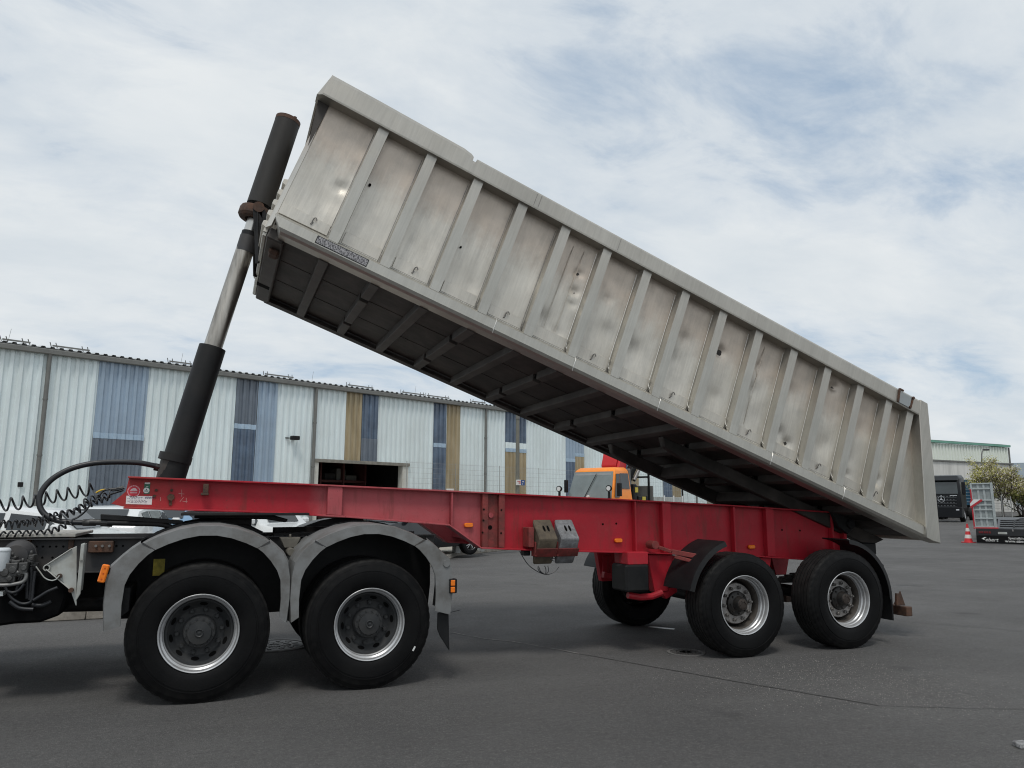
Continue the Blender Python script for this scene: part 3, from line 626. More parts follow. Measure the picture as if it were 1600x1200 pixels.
def tree(name, base, H, spread, nleaf, ls, mats_, label, cat, seed, group=None, trunk_frac=0.3, rad=None):
    rnd = random.Random(seed); t = thing(name, label, cat, base, 0, group); tips = []
    tm = MB(); n0 = 5 if trunk_frac < 0.25 else 1
    for k in range(n0):
        a = rnd.uniform(0, 6.28); d = Vector((math.cos(a)*0.35*(n0 > 1), math.sin(a)*0.35*(n0 > 1), 1))
        bb = base + Vector((math.cos(a), math.sin(a), 0))*0.2*(n0 > 1) - Vector((0, 0, 0.1))
        tm.tube([bb, bb+d*H*trunk_frac*0.5, bb+d*H*trunk_frac], [H*.022, H*.019, H*.016], 7)
        tp = bb+d*H*trunk_frac
        for _ in range(5 if n0 == 1 else 2):
            a = rnd.uniform(0, 6.28); limb(tm, tp, Vector((math.cos(a)*spread/H*1.0, math.sin(a)*spread/H*1.0, rnd.uniform(.5, 1.2))), H*0.30, H*.011, 3, tips, rnd)
    tm.build('trunk', BARK, t, smooth=60)
    per = nleaf//len(mats_)
    for mi, mt in enumerate(mats_):
        lv = MB()
        for _ in range(per):
            c = rnd.choice(tips) + Vector((rnd.gauss(0, 1), rnd.gauss(0, 1), rnd.gauss(0, 0.8)))*spread*0.055
            u = Vector((rnd.gauss(0, 1), rnd.gauss(0, 1), rnd.gauss(0, 1))).normalized(); w = u.orthogonal().normalized(); s = ls*rnd.uniform(.6, 1.3)
            v2 = u.cross(w)
            lv.add([c-w*s, c-v2*s*.5+u*s*.2, c+w*s, c+v2*s*.5+u*s*.2], [(0,1,2,3)])
        lo_ = lv.build('crown', mt, t, smooth=0); lo_['kind'] = 'stuff'
    return t
L1 = leaf_mat('spring_leaf', (0.56, 0.53, 0.17)); L2 = leaf_mat('olive_leaf', (0.28, 0.29, 0.09)); BL = leaf_mat('white_blossom', (0.75, 0.69, 0.64), 0.15); L3 = leaf_mat('brown_bud_twigs', (0.22, 0.17, 0.10)); L4 = leaf_mat('green_hedge_leaf', (0.13, 0.16, 0.04))
def at_ground(px, D):
    p = FWD*D + RGT*((px-800)/F_PX*D*math.cos(TH)); p.z = gz(p); return p
tree('blossoming_tree', at_ground(1541, 64), 5.4, 3.2, 9000, 0.065, [L1, L1, L2, BL], 'round spring tree with yellow green leaves beside the lamp post', 'tree', 2)
tree('blossoming_tree', at_ground(1567, 62), 5.0, 2.6, 9000, 0.06, [BL, L3, L1, L2], 'white blossoming tree right of the yellow green tree', 'tree', 5)
tree('hedge_bush', at_ground(1598, 66), 4.6, 3.0, 9000, 0.08, [L3, L2, L4, L4], 'brown and green hedge bush at the right edge of the yard', 'bush', 9, 'hedge bushes along the right boundary', trunk_frac=0.12)
tree('hedge_bush', at_ground(1635, 62), 4.4, 3.2, 7000, 0.09, [L3, L2, L4, L4], 'hedge bush outside the right edge beyond the ramp trailer', 'bush', 12, 'hedge bushes along the right boundary', trunk_frac=0.12)
tree('hedge_bush', at_ground(1588, 84), 5.4, 4.0, 7000, 0.10, [L3, L2, L4, L3], 'tall brown hedge bush behind the white blossoming tree', 'bush', 21, 'hedge bushes along the right boundary', trunk_frac=0.12)
# street lamp
lb = at_ground(1533, 67)
lamp = thing('street_lamp', 'slim curved street lamp rising above the spring tree', 'street lamp', lb)
lt = atD(1533.5, 712, 67/math.cos(TH)*math.cos(TH)); lz = lt.z
MB().tube([lb, Vector((lt.x, lt.y, lz-0.3)), Vector((lt.x, lt.y, lz+0.1))+RGT*0.03, Vector((lt.x, lt.y, lz+0.42))+RGT*0.12, Vector((lt.x, lt.y, lz+0.52))+RGT*0.25], [0.08, 0.06, 0.055, 0.05, 0.045], 8).build('pole', ZINCG, lamp)
c = Vector((lt.x, lt.y, lz+0.53))+RGT*0.45; MB().obox(c, RGT*0.26, FWD*0.12, (0, 0, 0.07)).build('lamp_head', FRAME, lamp, bevel=0.03)
# yard fence panels and red pavement at the far right
pav = MB(); P = [onG(x, y) + Vector((0, 0, 0.012)) for x, y in ((1556, 815), (1570, 811), (1640, 797), (1640, 808), (1585, 817), (1560, 822))]
pav.add(P, [tuple(range(len(P)))]); pv = pav.build('red_pavement', mat('reddish_paving', (0.26, 0.18, 0.155), 0.9, var=0.12, vscale=1.5, dirt=(0.2, 0.17, 0.15), dscale=1), smooth=0); pv['kind'] = 'structure'
gv = MB(); P = [onG(x, y) + Vector((0, 0, 0.02)) for x, y in ((1552, 806), (1586, 797.5), (1640, 793), (1640, 796), (1575, 809.5), (1556, 814))]
gv.add(P, [tuple(range(len(P)))]); pv = gv.build('verge', mat('verge_soil', (0.15, 0.135, 0.085), 0.95, var=0.3, vscale=2, dirt=(0.08, 0.1, 0.03), dscale=1.2, damt=0.8), smooth=0); pv['kind'] = 'structure'
yf = thing('mesh_fence', 'low grey mesh fence panels beside the blossoming trees', 'fence', at_ground(1562, 58))
fa, fb = at_ground(1540, 59), at_ground(1581, 55); fd = (fb-fa); fl_ = fd.length; fdn = fd.normalized(); ht = 1.75
wm = MB()
for i in range(int(fl_/0.09)): p = fa + fdn*i*0.09; wm.add([p, p+fdn*0.014, p+fdn*0.014+Vector((0,0,ht)), p+Vector((0,0,ht))], [(0,1,2,3)])
for i in range(9): p = fa + Vector((0,0,0.1+i*0.2)); wm.add([p, p+fd, p+fd+Vector((0,0,0.02)), p+Vector((0,0,0.02))], [(0,1,2,3)])
w_ = wm.build('wire_mesh', WIRE, yf, smooth=0); w_['kind'] = 'stuff'
for i in range(4): MB().cyl(fa+fd*i/3, fa+fd*i/3+Vector((0,0,ht+0.1)), 0.035, n=8).build('fence_post', WIRE, yf)
# ------------------------------------------------------------------ wheels (outer face at y = 0, inwards +y)
def tyre_profile(w, Ro, grooves):
    h = [(0.288, 0.042), (0.297, 0.024), (0.318, 0.010), (0.36, 0.001), (0.405, -0.002), (0.43, -0.001), (0.432, 0.004), (0.445, 0.005), (0.447, 0.002), (0.468, 0.008), (Ro-0.045, 0.016), (Ro-0.043, 0.020), (Ro-0.022, 0.027), (Ro-0.008, 0.036), (Ro-0.001, 0.05)]
    t = []; ys = [w*f for f in grooves]
    for y in ys: t += [(Ro, y-0.007), (Ro-0.012, y-0.005), (Ro-0.012, y+0.005), (Ro, y+0.007)]
    return h + t + [(r, w-y) for r, y in reversed(h)]
def tyre_mesh(w, Ro, grooves, name, parent, off=0.0, n=168):
    prof = tyre_profile(w, Ro, grooves); mb = MB(); K = len(prof)
    for i in range(n):
        a = 2*math.pi*i/n
        for k, (r, h) in enumerate(prof):
            rr = r
            if (12 <= k <= 14 or K-15 <= k <= K-13) and i % 4 == 0: rr -= 0.005
            x, z = rr*math.cos(a), rr*math.sin(a)
            low = max(0.0, (-z-0.33)/(Ro-0.33)); y = h + (0.013*low**1.6*min(1, low*2)*(-1 if h < w/2 else 1) if (k < 14 or k > K-15) else 0)
            if r > 0.33: z = max(z, -(Ro-0.0065))         # loaded tyre: flat on the ground, sidewall bulging
            mb.v.append((x, y+off, z))
    for i in range(n):
        j = (i+1) % n
        for k in range(K-1): mb.f.append((i*K+k, j*K+k, j*K+k+1, i*K+k+1))
    return mb.build(name, RUBBER, parent, smooth=38, local=True)
def hexnut(mb, x, z, y0, y1, r, n=6):
    mb.cyl((x, y0, z), (x, y1, z), r, r*0.85, n)
NUT = {}
HOLE = mat('hole_black', (0.004, 0.004, 0.004), 0.9, spec=0.1)
def nuts(w, ph, y0, y1, y2, m_):
    for i in range(10):
        a = 2*math.pi*(i+ph)/10
        if m_.name not in NUT:
            k = MB(); k.lathe([(0.0005, y2), (0.010, y2), (0.010, y1), (0.016, y1), (0.0185, y1+0.004), (0.0185, y0)], n=12); o = k.build('wheel_nut', m_, w, smooth=30, local=True); NUT[m_.name] = o.data
        else:
            o = bpy.data.objects.new('wheel_nut', NUT[m_.name]); COL.objects.link(o); adopt(o, w, True)
        o.matrix_basis = Matrix.Translation((0.1675*math.cos(a), 0, 0.1675*math.sin(a)))
def trailer_wheel(parent, M_, ph=0.3, near=True):
    w = empty('wheel', M_, parent)
    tyre_mesh(0.37, 0.531, (0.24, 0.37, 0.5, 0.63, 0.76), 'tyre', w)
    MB().lathe([(0.292, 0.05), (0.299, 0.022), (0.302, 0.012), (0.298, 0.009), (0.290, 0.014), (0.284, 0.03), (0.282, 0.05), (0.274, 0.058), (0.271, 0.085), (0.262, 0.095), (0.258, 0.125)], n=96).build('rim', RIM, w, local=True, smooth=30)
    MB().lathe([(0.258, 0.125), (0.246, 0.15), (0.244, 0.25), (0.25, 0.32)], n=72).build('rim_barrel', mat('brake_dusty_barrel', (0.085, 0.075, 0.066), 0.6, 0.3, var=0.3, vscale=10), w, local=True)
    d = MB(); d.lathe([(0.215, 0.21), (0.212, 0.18), (0.205, 0.168), (0.13, 0.160), (0.128, 0.17)], n=72); d.build('wheel_disc', ZINC, w, local=True); MB().lathe([(0.246, 0.235), (0.21, 0.205)], n=60).build('disc_edge', HUBD, w, local=True)
    if near: nuts(w, ph, 0.164, 0.130, 0.112, STEEL)
    hb = MB(); hb.lathe([(0.128, 0.17), (0.124, 0.135), (0.112, 0.125), (0.080, 0.115), (0.066, 0.075), (0.060, 0.058), (0.055, 0.055)], n=48)
    for i in range(8):
        a = 2*math.pi*i/8; hexnut(hb, 0.105*math.cos(a), 0.105*math.sin(a), 0.125, 0.108, 0.010)
    hb.build('hub', HUBD, w, local=True)
    cp = MB(); cp.lathe([(0.055, 0.055), (0.050, 0.044), (0.03, 0.040), (0.028, 0.046), (0.0005, 0.046)], n=32)
    for i in range(6):
        a = 2*math.pi*i/6; hexnut(cp, 0.040*math.cos(a), 0.040*math.sin(a), 0.044, 0.036, 0.006)
    cp.build('hub_cap', mat('brown_hub_cap', (0.05, 0.04, 0.034), 0.6, 0.4, var=0.3, vscale=20), w, local=True)
    return w
def tractor_wheel(parent, M_, ph=0.3, near=True):
    w = empty('wheel', M_, parent)
    tyre_mesh(0.315, 0.540, (0.26, 0.42, 0.58, 0.74), 'tyre', w)
    tyre_mesh(0.315, 0.540, (0.26, 0.42, 0.58, 0.74), 'tyre', w, off=0.345)
    MB().lathe([(0.292, 0.05), (0.299, 0.024), (0.303, 0.012), (0.299, 0.008), (0.291, 0.012), (0.285, 0.026), (0.283, 0.042), (0.276, 0.047), (0.270, 0.052), (0.268, 0.085), (0.262, 0.092), (0.259, 0.11)], n=96).build('rim', RIM, w, local=True, smooth=30)
    d = MB(); d.lathe([(0.262, 0.098), (0.252, 0.112), (0.240, 0.114), (0.234, 0.120), (0.196, 0.152), (0.188, 0.158), (0.180, 0.160), (0.128, 0.160), (0.126, 0.18)], n=80); d.build('wheel_disc', DISC, w, local=True)
    for i in range(10 if near else 0):
        if 'vent' not in NUT:
            c = Vector((1, 0, 0)); tn_ = Vector((0, 0, 1)); nrm = Vector((-0.644, -0.765, 0)).normalized(); sl = tn_.cross(nrm); p0 = c*0.2145 + Vector((0, 0.1364, 0)) + nrm*0.0006
            o = MB().extr([p0 + tn_*0.032*math.cos(q) + sl*0.018*math.sin(q) for q in [2*math.pi*j/18 for j in range(18)]], nrm*0.001).build('vent_hole', HOLE, w, local=True); NUT['vent'] = o.data
        else: o = bpy.data.objects.new('vent_hole', NUT['vent']); COL.objects.link(o); adopt(o, w, True)
        o.matrix_basis = Matrix.Rotation(2*math.pi*(i+ph+.5)/10, 4, 'Y')
    if near: nuts(w, ph, 0.162, 0.134, 0.122, DISC)
    hb = MB(); hb.lathe([(0.128, 0.18), (0.128, 0.12), (0.124, 0.112), (0.121, 0.075), (0.115, 0.066), (0.089, 0.063), (0.0885, 0.055)], n=64)
    for i in range(12):
        a = 2*math.pi*(i+.5)/12; hexnut(hb, 0.106*math.cos(a), 0.106*math.sin(a), 0.067, 0.055, 0.009)
    hb.build('hub', DISC, w, local=True)
    cp = MB(); cp.cyl((0, 0.058, 0), (0, 0.030, 0), 0.094, 0.088, 10); cp.lathe([(0.088, 0.0305), (0.035, 0.024), (0.033, 0.018), (0.028, 0.016), (0.020, 0.022), (0.014, 0.023), (0.012, 0.016), (0.0005, 0.014)], n=40)
    cp.build('hub_cap', DISC, w, local=True, smooth=25)
    return w
FLIP = Matrix.Rotation(math.pi, 4, 'Z')
YO, YC = 6.645, 7.90
YFAR = 2*YC - YO
RB = 0.527
# ------------------------------------------------------------------ the trailer
tr = thing('tipper_trailer', 'red two axle tipper trailer with its raised dull aluminium body', 'tipper trailer', (5.2, YC, 0))
# chassis beams
topl = [(p.x, p.z) for p in (atY(x, y, 7.22) for x, y in ((200, 747), (460, 757.5), (690, 768), (1000, 783.5), (1140, 791), (1322, 803)))]
botl = [(p.x, p.z) for p in (atY(x, y, 7.22) for x, y in ((193, 792), (400, 798.5), (540, 806), (660, 815.5), (702, 819), (752, 855), (850, 859), (960, 861.5), (1180, 868), (1240, 872), (1322, 877)))]
def lerp_line(L, x):
    for (x0, z0), (x1, z1) in zip(L[:-1], L[1:]):
        if x <= x1: return z0 + (z1-z0)*(x-x0)/(x1-x0)
    (x0, z0), (x1, z1) = L[-2:]; return z1 + (z1-z0)*(x-x1)/(x1-x0)
nose = [(p.x, p.z) for p in (atY(195, 768, 7.22), atY(172, 787, 7.22))]
XE = topl[-1][0]
def beam(yw, y0, y1):
    w = MB().prism(topl + [(XE, botl[-1][1])] + list(reversed(botl)) + list(reversed(nose)), yw-0.005, yw+0.005)
    wo_ = w.build('chassis_beam', RED, tr, smooth=0)
    for L, t, nm in ((topl, 0.016, 'top_flange'), (botl, 0.016, 'bottom_flange')):
        f = MB()
        for (xa, za), (xb, zb) in zip(L[:-1], L[1:]):
            zo = 0.0 if nm == 'top_flange' else -t
            f.hexa([(xa, y0, za+zo), (xb, y0, zb+zo), (xb, y1, zb+zo), (xa, y1, za+zo), (xa, y0, za+zo+t), (xb, y0, zb+zo+t), (xb, y1, zb+zo+t), (xa, y1, za+zo+t)])
        f.build(nm, RED, wo_, smooth=0, bevel=0.003)
    return wo_
near_beam = beam(7.30, 7.21, 7.39); far_beam = beam(8.50, 8.41, 8.59)
def px2x(x, y=790, Y=7.25): return atY(x, y, Y).x
def stiff(x0, x1, ytop, wide, m_=None, nm='stiffener'):
    xa, xb = px2x(x0, ytop), px2x(x1, ytop); xm = (xa+xb)/2
    MB().hexa([(xa, wide, lerp_line(botl, xa)+0.002), (xb, wide, lerp_line(botl, xb)+0.002), (xb, 7.294, lerp_line(botl, xb)+0.002), (xa, 7.294, lerp_line(botl, xa)+0.002),
               (xa, wide, lerp_line(topl, xa)-0.002), (xb, wide, lerp_line(topl, xb)-0.002), (xb, 7.294, lerp_line(topl, xb)-0.002), (xa, 7.294, lerp_line(topl, xa)-0.002)]).build(nm, m_ or RED, near_beam, bevel=0.003)
stiff(511, 534, 785, 7.225); stiff(704, 706.5, 800, 7.225)
stiff(752.5, 761.5, 815, 7.228, REDR); stiff(778.5, 787.5, 815, 7.228, REDR)
stiff(761.5, 778.5, 815, 7.270, REDR, 'mounting_plate')
for x in (990.5, 1145,): stiff(x, x+2.5, 825, 7.225)
stiff(1034, 1047, 825, 7.225); stiff(1196, 1208, 830, 7.225); stiff(1299, 1301.5, 840, 7.225); stiff(1317, 1321, 840, 7.225)
hm = MB()
def hole(x, y, r, Y): p = atY(x, y, Y); hm.cyl((p.x, Y-0.0012, p.z), (p.x, Y+0.002, p.z), r, n=16)
hole(765.8, 824, 0.022, 7.268)
for x, y in ((756, 796), (755.5, 813), (754, 832), (783.5, 797), (783, 833)): hole(x, y, 0.010, 7.226)
for x, y in ((942, 819), (963, 818), (1222, 828), (1250, 829)): hole(x, y, 0.011, 7.293)
hm.build('bolt_holes', HOLE, near_beam)
# red-brown plug over the upper hole
p = atY(767, 805, 7.262); MB().cyl((p.x, 7.266, p.z), (p.x, 7.255, p.z), 0.026, n=16).build('plug', RED, near_beam)
# rusty stains around bolts at the nose
p = atY(267, 777, 7.28); b_ = MB(); b_.cyl((p.x, 7.294, p.z), (p.x, 7.272, p.z), 0.032, n=6); b_.box((p.x-0.012, 7.286, p.z-0.07), (p.x+0.012, 7.294, p.z)); b_.build('rusty_bolt', RUST, near_beam)
for x, y in ((244, 766), (241, 775), (268, 766)):
    p = atY(x, y, 7.28); MB().cyl((p.x, 7.294, p.z), (p.x, 7.285, p.z), 0.013, n=8).build('rusty_bolt', RUST, near_beam)
p = atY(321, 765, 7.21); b_ = MB(); b_.box((p.x-0.02, 7.195, p.z-0.03), (p.x+0.025, 7.29, p.z+0.05)); b_.box((p.x-0.035, 7.19, p.z-0.05), (p.x+0.03, 7.28, p.z-0.028)); b_.build('bracket', RUST, near_beam, bevel=0.004)
# cross tubes and front bulkhead between the beams
for x in (-0.55, 0.9, 2.6, 3.6, 4.6, 5.6): MB().box((x-0.06, 7.31, lerp_line(botl, x)+0.05), (x+0.06, 8.49, lerp_line(topl, x)-0.06)).build('cross_tube', RED, tr, bevel=0.01)
MB().box((-0.70, 7.31, 1.55), (-0.66, 8.49, 1.74)).build('front_bulkhead', RED, tr, bevel=0.004)
MB().box((-0.30, 7.15, 1.445), (0.78, 8.65, 1.468)).build('rubbing_plate', BLACKM, tr, bevel=0.004)
xr = XE; MB().box((xr-0.28, 7.31, lerp_line(botl, xr)+0.03), (xr-0.05, 8.49, lerp_line(topl, xr)-0.05)).build('rear_cross_beam', RED, tr, bevel=0.01)
# amber marker lamps
for x, y, w in ((732, 820.5, 7.5), (966, 844.5, 6.3), (1174, 854.5, 5.6)):
    P = atY(x, y, 7.28); h_ = 0.021; w_ = 0.046
    q = MB(); q.prism([(P.x-w_, P.z-h_*.6), (P.x-w_*.75, P.z-h_), (P.x+w_*.75, P.z-h_), (P.x+w_, P.z-h_*.6), (P.x+w_, P.z+h_*.6), (P.x+w_*.75, P.z+h_), (P.x-w_*.75, P.z+h_), (P.x-w_, P.z+h_*.6)], 7.262, 7.294)
    q.build('marker_lamp', ORANGE, tr, bevel=0.006)
# stickers at the nose
YS = 7.2935
SW = mat('sticker_white', (0.78, 0.78, 0.77), 0.4, var=0.03, dirt=(0.5, 0.48, 0.46), dscale=14, damt=0.3); SR = mat('sticker_red', (0.55, 0.03, 0.05), 0.4, var=0.05); SG = mat('sticker_green', (0.02, 0.13, 0.07), 0.4, var=0.08); INK = mat('ink_grey', (0.16, 0.16, 0.2), 0.5); NAVYI = mat('ink_navy', (0.03, 0.04, 0.12), 0.5)
p = atY(209, 767.5, YS); rs = 0.054
st = MB().cyl((p.x, YS, p.z), (p.x, YS-0.001, p.z), rs, n=40).build('round_sticker', SR, tr)
k = MB()
for i in range(22):
    a = 2*math.pi*i/22; c = Vector((p.x+math.cos(a)*rs*.86, YS-0.0016, p.z+math.sin(a)*rs*.86)); k.obox(c, Vector((-math.sin(a), 0, math.cos(a)))*0.0045, Vector((math.cos(a), 0, math.sin(a)))*0.0028, (0, 0.0004, 0))
pl = [(p.x-0.028, p.z+0.004), (p.x+0.028, p.z+0.004), (p.x+0.022, p.z+0.014), (p.x+0.012, p.z+0.025), (p.x-0.002, p.z+0.028), (p.x-0.016, p.z+0.02), (p.x-0.024, p.z+0.012)]
k.prism(pl, YS-0.0018, YS-0.0012)
for dz_, w_ in ((-0.008, 0.028), (-0.015, 0.026)): k.box((p.x-w_, YS-0.0018, p.z+dz_-0.002), (p.x+w_, YS-0.0012, p.z+dz_+0.002))
k.build('printed_emblem', mat('pink_white_print', (0.72, 0.55, 0.56), 0.4), st)
a_, b_ = atY(224.5, 771.5, YS), atY(235, 754, YS)
st = MB().box((a_.x, YS-0.001, a_.z), (b_.x, YS, b_.z)).build('green_sticker', SG, tr, smooth=0)
k = MB(); k.box((a_.x+.002, YS-0.0016, b_.z-0.013), (b_.x-.002, YS-0.001, b_.z)); k.cyl(((a_.x+b_.x)/2-.004, YS-0.001, a_.z+0.029), ((a_.x+b_.x)/2-.004, YS-0.0016, a_.z+0.029), 0.024, n=32)
k.box((a_.x+.014, YS-0.0016, b_.z-0.036), (b_.x-.014, YS-0.001, b_.z-0.033)); k.build('printed_emblem', SW, st)
k = MB(); c0 = ((a_.x+b_.x)/2-.004, a_.z+0.029); k.box((c0[0]-0.016, YS-0.0022, c0[1]-0.009), (c0[0]+0.016, YS-0.0016, c0[1]-0.001)); k.cyl((c0[0], YS-0.0016, c0[1]+0.009), (c0[0], YS-0.0022, c0[1]+0.009), 0.005, n=12); k.build('printed_text', SG, st)
pts = [atY(x, y, YS-0.001) for x, y in ((196.5, 787.5), (237, 788.5), (238, 775.5), (197.5, 774.5))]
st = MB().extr(pts, (0, 0.0008, 0)).build('white_label', SW, tr, smooth=0)
dx = pts[1]-pts[0]; dzv = pts[3]-pts[0]
text('printed_name', 'ebert', pts[0]+dx*0.70+dzv*0.72+Vector((0, -0.0007, 0)), dx, dzv, 0.034, NAVYI, st, shear=0.35)
k = MB(); rr_ = random.Random(11)
for row, v_ in enumerate((0.84, 0.66, 0.50, 0.36, 0.2)):
    u_ = 0.05 if row % 2 else 0.14
    while u_ < (0.6 if row < 2 else 0.76):
        w_ = rr_.uniform(0.03, 0.1); c = pts[0]+dx*u_+dzv*v_+Vector((0, -0.0006, 0)); k.obox(c+dx*w_/2, dx*w_/2, dzv*0.028, (0, 0.0004, 0)); u_ += w_ + rr_.uniform(0.02, 0.05)
k.build('printed_text', INK, st)
# chalk scratches
k = MB()
for a, b in (((284, 765), (284, 776)), ((279, 771), (288, 772)), ((281, 784), (287, 777)), ((285, 783), (293, 784)), ((291, 778), (291, 786)), ((251, 777), (251, 783))):
    k.bar(atY(*a, 7.2944), atY(*b, 7.2944), 0.003, 0.001, up=(0, 1, 0))
k.build('chalk_marks', mat('pale_scratch', (0.55, 0.36, 0.33), 0.9), near_beam)
# wheels and axles
WX = (5.189, 6.589)
for x in WX:
    trailer_wheel(tr, Matrix.Translation((x, YO, RB)), random.uniform(0, 0.6))
    trailer_wheel(tr, Matrix.Translation((x, YFAR, RB)) @ FLIP, near=False)
    ax_ = MB(); ax_.cyl((x, YO+0.16, RB), (x, YFAR-0.16, RB), 0.07, n=20); ax_.cyl((x, YO+0.22, RB), (x, YO+0.40, RB), 0.19, n=28); ax_.cyl((x, YFAR-0.40, RB), (x, YFAR-0.22, RB), 0.19, n=28)
    ax_.build('axle', BLACKM, tr)
for x in (4.55, 5.889, 7.2):
    for yc in (7.30, 8.50):
        zt = lerp_line(botl, min(x, XE))
        MB().prism([(x-0.16, zt-0.02), (x+0.16, zt-0.02), (x+0.09, 0.62), (x-0.09, 0.62)], yc-0.05, yc+0.05).build('spring_hanger', RED, tr, bevel=0.008)
for x in WX:
    for yc in (7.30, 8.50):
        s_ = MB()
        for i in range(6): s_.hexa([(x-0.62+i*.08, yc-.045, 0.66+i*.018), (x+0.62-i*.08, yc-.045, 0.66+i*.018), (x+0.62-i*.08, yc+.045, 0.66+i*.018), (x-0.62+i*.08, yc+.045, 0.66+i*.018), (x-0.6+i*.08, yc-.045, 0.675+i*.018), (x+0.6-i*.08, yc-.045, 0.675+i*.018), (x+0.6-i*.08, yc+.045, 0.675+i*.018), (x-0.6+i*.08, yc+.045, 0.675+i*.018)])
        s_.build('leaf_spring', BLACKM, tr)
# red bracket and black box before the first axle
k = MB(); k.prism([(p.x, p.z) for p in (atY(x, y, 7.28) for x, y in ((1013, 866), (1055, 868), (1057, 925), (1040, 936), (1026, 920)))], 7.26, 7.34); k.build('axle_bracket', RED, tr, bevel=0.008)
k = MB(); pp = [atY(x, y, 7.2) for x, y in ((981, 930), (1000, 933), (1018, 932), (1034, 926))]; k.tube([Vector((p.x, 7.2, p.z)) for p in pp], 0.035, 10); k.build('support_arm', RED, tr)
a_, b_ = atY(977, 930, 7.1), atY(1021, 880, 7.1)
MB().box((a_.x, 7.08, a_.z+0.03), (a_.x+(b_.x-a_.x)*0.82, 7.40, b_.z-0.01)).build('black_box', BLACK, tr, bevel=0.02)
MB().box((a_.x+0.04, 7.1, b_.z-0.012), (b_.x-0.06, 7.4, b_.z+0.12)).build('box_bracket', RED, tr, bevel=0.008)
# far side red hanger and stay
MB().prism([(p.x, p.z) for p in (atY(x, y, 8.45) for x, y in ((940, 868), (957, 868), (948, 897), (940, 897)))], 8.42, 8.5).build('far_bracket', RED, tr, bevel=0.006)
MB().bar(atY(942, 898, 8.3), atY(1020, 906, 8.3), 0.08, 0.07).build('far_rail', RED, tr, bevel=0.006)
# mudguards over the trailer wheels
def arc_guard(name, cx_, r, a0, a1, y0, y1, seg=10, parent=tr, lip=0.05):
    mb = MB(); vs_ = []
    for i in range(seg+1):
        a = R(a0+(a1-a0)*i/seg); c, s = math.cos(a), math.sin(a)
        for rr, y in ((r-lip, y0), (r, y0+0.012), (r+0.006, y0+0.06), (r+0.006, y1), (r-0.008, y1), (r-0.008, y0+0.06), (r-0.016, y0+0.02)): vs_.append((cx_+rr*c, y, RB+rr*s))
    K = 7
    mb.add(vs_, [(i*K+k, (i+1)*K+k, (i+1)*K+(k+1) % K, i*K+(k+1) % K) for i in range(seg) for k in range(K)] + [tuple(range(K)), tuple(range(seg*K+K-1, seg*K-1, -1))])
    return mb.build(name, BLACK, parent, smooth=40)
def rel(px, py, Y, cx_): p = atY(px, py, Y); return math.hypot(p.x-cx_, p.z-RB), math.degrees(math.atan2(p.z-RB, p.x-cx_))
arc_guard('mudguard', WX[0], 0.685, 166, 108, 6.66, 7.16)
arc_guard('mudguard', WX[1], 0.655, 84, -2, 6.66, 7.08, seg=14)
arc_guard('mudguard', WX[0], 0.67, 160, 111, 8.70, 9.14)
arc_guard('mudguard', WX[1], 0.655, 84, -2, 8.70, 9.14, seg=14)
MB().box((WX[1]+0.635, 6.67, 0.27), (WX[1]+0.655, 7.08, 0.53)).build('mud_flap', BLACK, tr, bevel=0.004)
pp = [atY(1017, 851, 7.2), atY(1050, 862, 7.0), atY(1088, 869, 6.85)]
k = MB(); k.cyl((pp[0].x, 7.24, pp[0].z), (pp[0].x, 7.10, pp[0].z), 0.045, n=14); k.bar(pp[0], pp[1], 0.035, 0.035); k.bar(pp[1], pp[2], 0.03, 0.05); k.bar(pp[1]+Vector((0.02, -0.02, -0.05)), pp[2]+Vector((-0.02, -0.02, -0.06)), 0.03, 0.035)
k.build('guard_stay', REDR, tr, bevel=0.004)
# rear lamp box and bumper
a_, b_ = atY(1332, 867, 7.1), atY(1364, 848, 7.1); MB().box((a_.x, 7.05, a_.z), (b_.x, 7.30, b_.z)).build('tail_lamp_box', BLACK, tr, bevel=0.012)
p = atY(1376, 884, 7.1); MB().cyl((p.x-0.05, 7.1, p.z), (p.x+0.03, 7.1, p.z), 0.02, n=10).build('rubber_stop', BLACK, tr)
a_, b_ = atY(1388, 964, 7.0), atY(1420, 947, 7.0); zb = (a_.z+b_.z)/2
MB().box((b_.x-0.10, 6.95, zb-0.055), (b_.x, 8.85, zb+0.055)).build('bumper_bar', RUST, tr, bevel=0.008)
MB().box((a_.x-0.25, 7.25, zb-0.05), (b_.x-0.1, 7.35, zb+0.05)).build('bumper_arm', RUST, tr, bevel=0.006)
MB().box((a_.x-0.25, 8.45, zb-0.05), (b_.x-0.1, 8.55, zb+0.05)).build('bumper_arm', RUST, tr, bevel=0.006)
P3 = [atY(x, y, 7.02) for x, y in ((1397, 944), (1415, 946), (1407, 923))]; MB().extr(P3, (0, 0.012, 0)).build('warning_triangle', RUST, tr, bevel=0.003)
MB().bar(atY(1402, 946, 7.0), atY(1402, 927, 7.0), 0.03, 0.05, up=(1, 0, 0)).build('triangle_holder', RUST, tr, bevel=0.003)
# hinge block at the rear end
MB().cyl((XE-0.02, 7.12, lerp_line(topl, XE)-0.12), (XE-0.02, 8.68, lerp_line(topl, XE)-0.12), 0.055, n=18).build('hinge_shaft', BLACKM, tr)
for y in (7.18, 8.62): MB().prism([(XE-0.28, lerp_line(topl, XE)+0.03), (XE+0.02, lerp_line(topl, XE)-0.04), (XE+0.03, lerp_line(topl, XE)-0.18), (XE-0.06, lerp_line(topl, XE)-0.24), (XE-0.2, lerp_line(topl, XE)-0.15)], y-0.03, y+0.03).build('hinge_plate', BLACKM, tr, bevel=0.008)

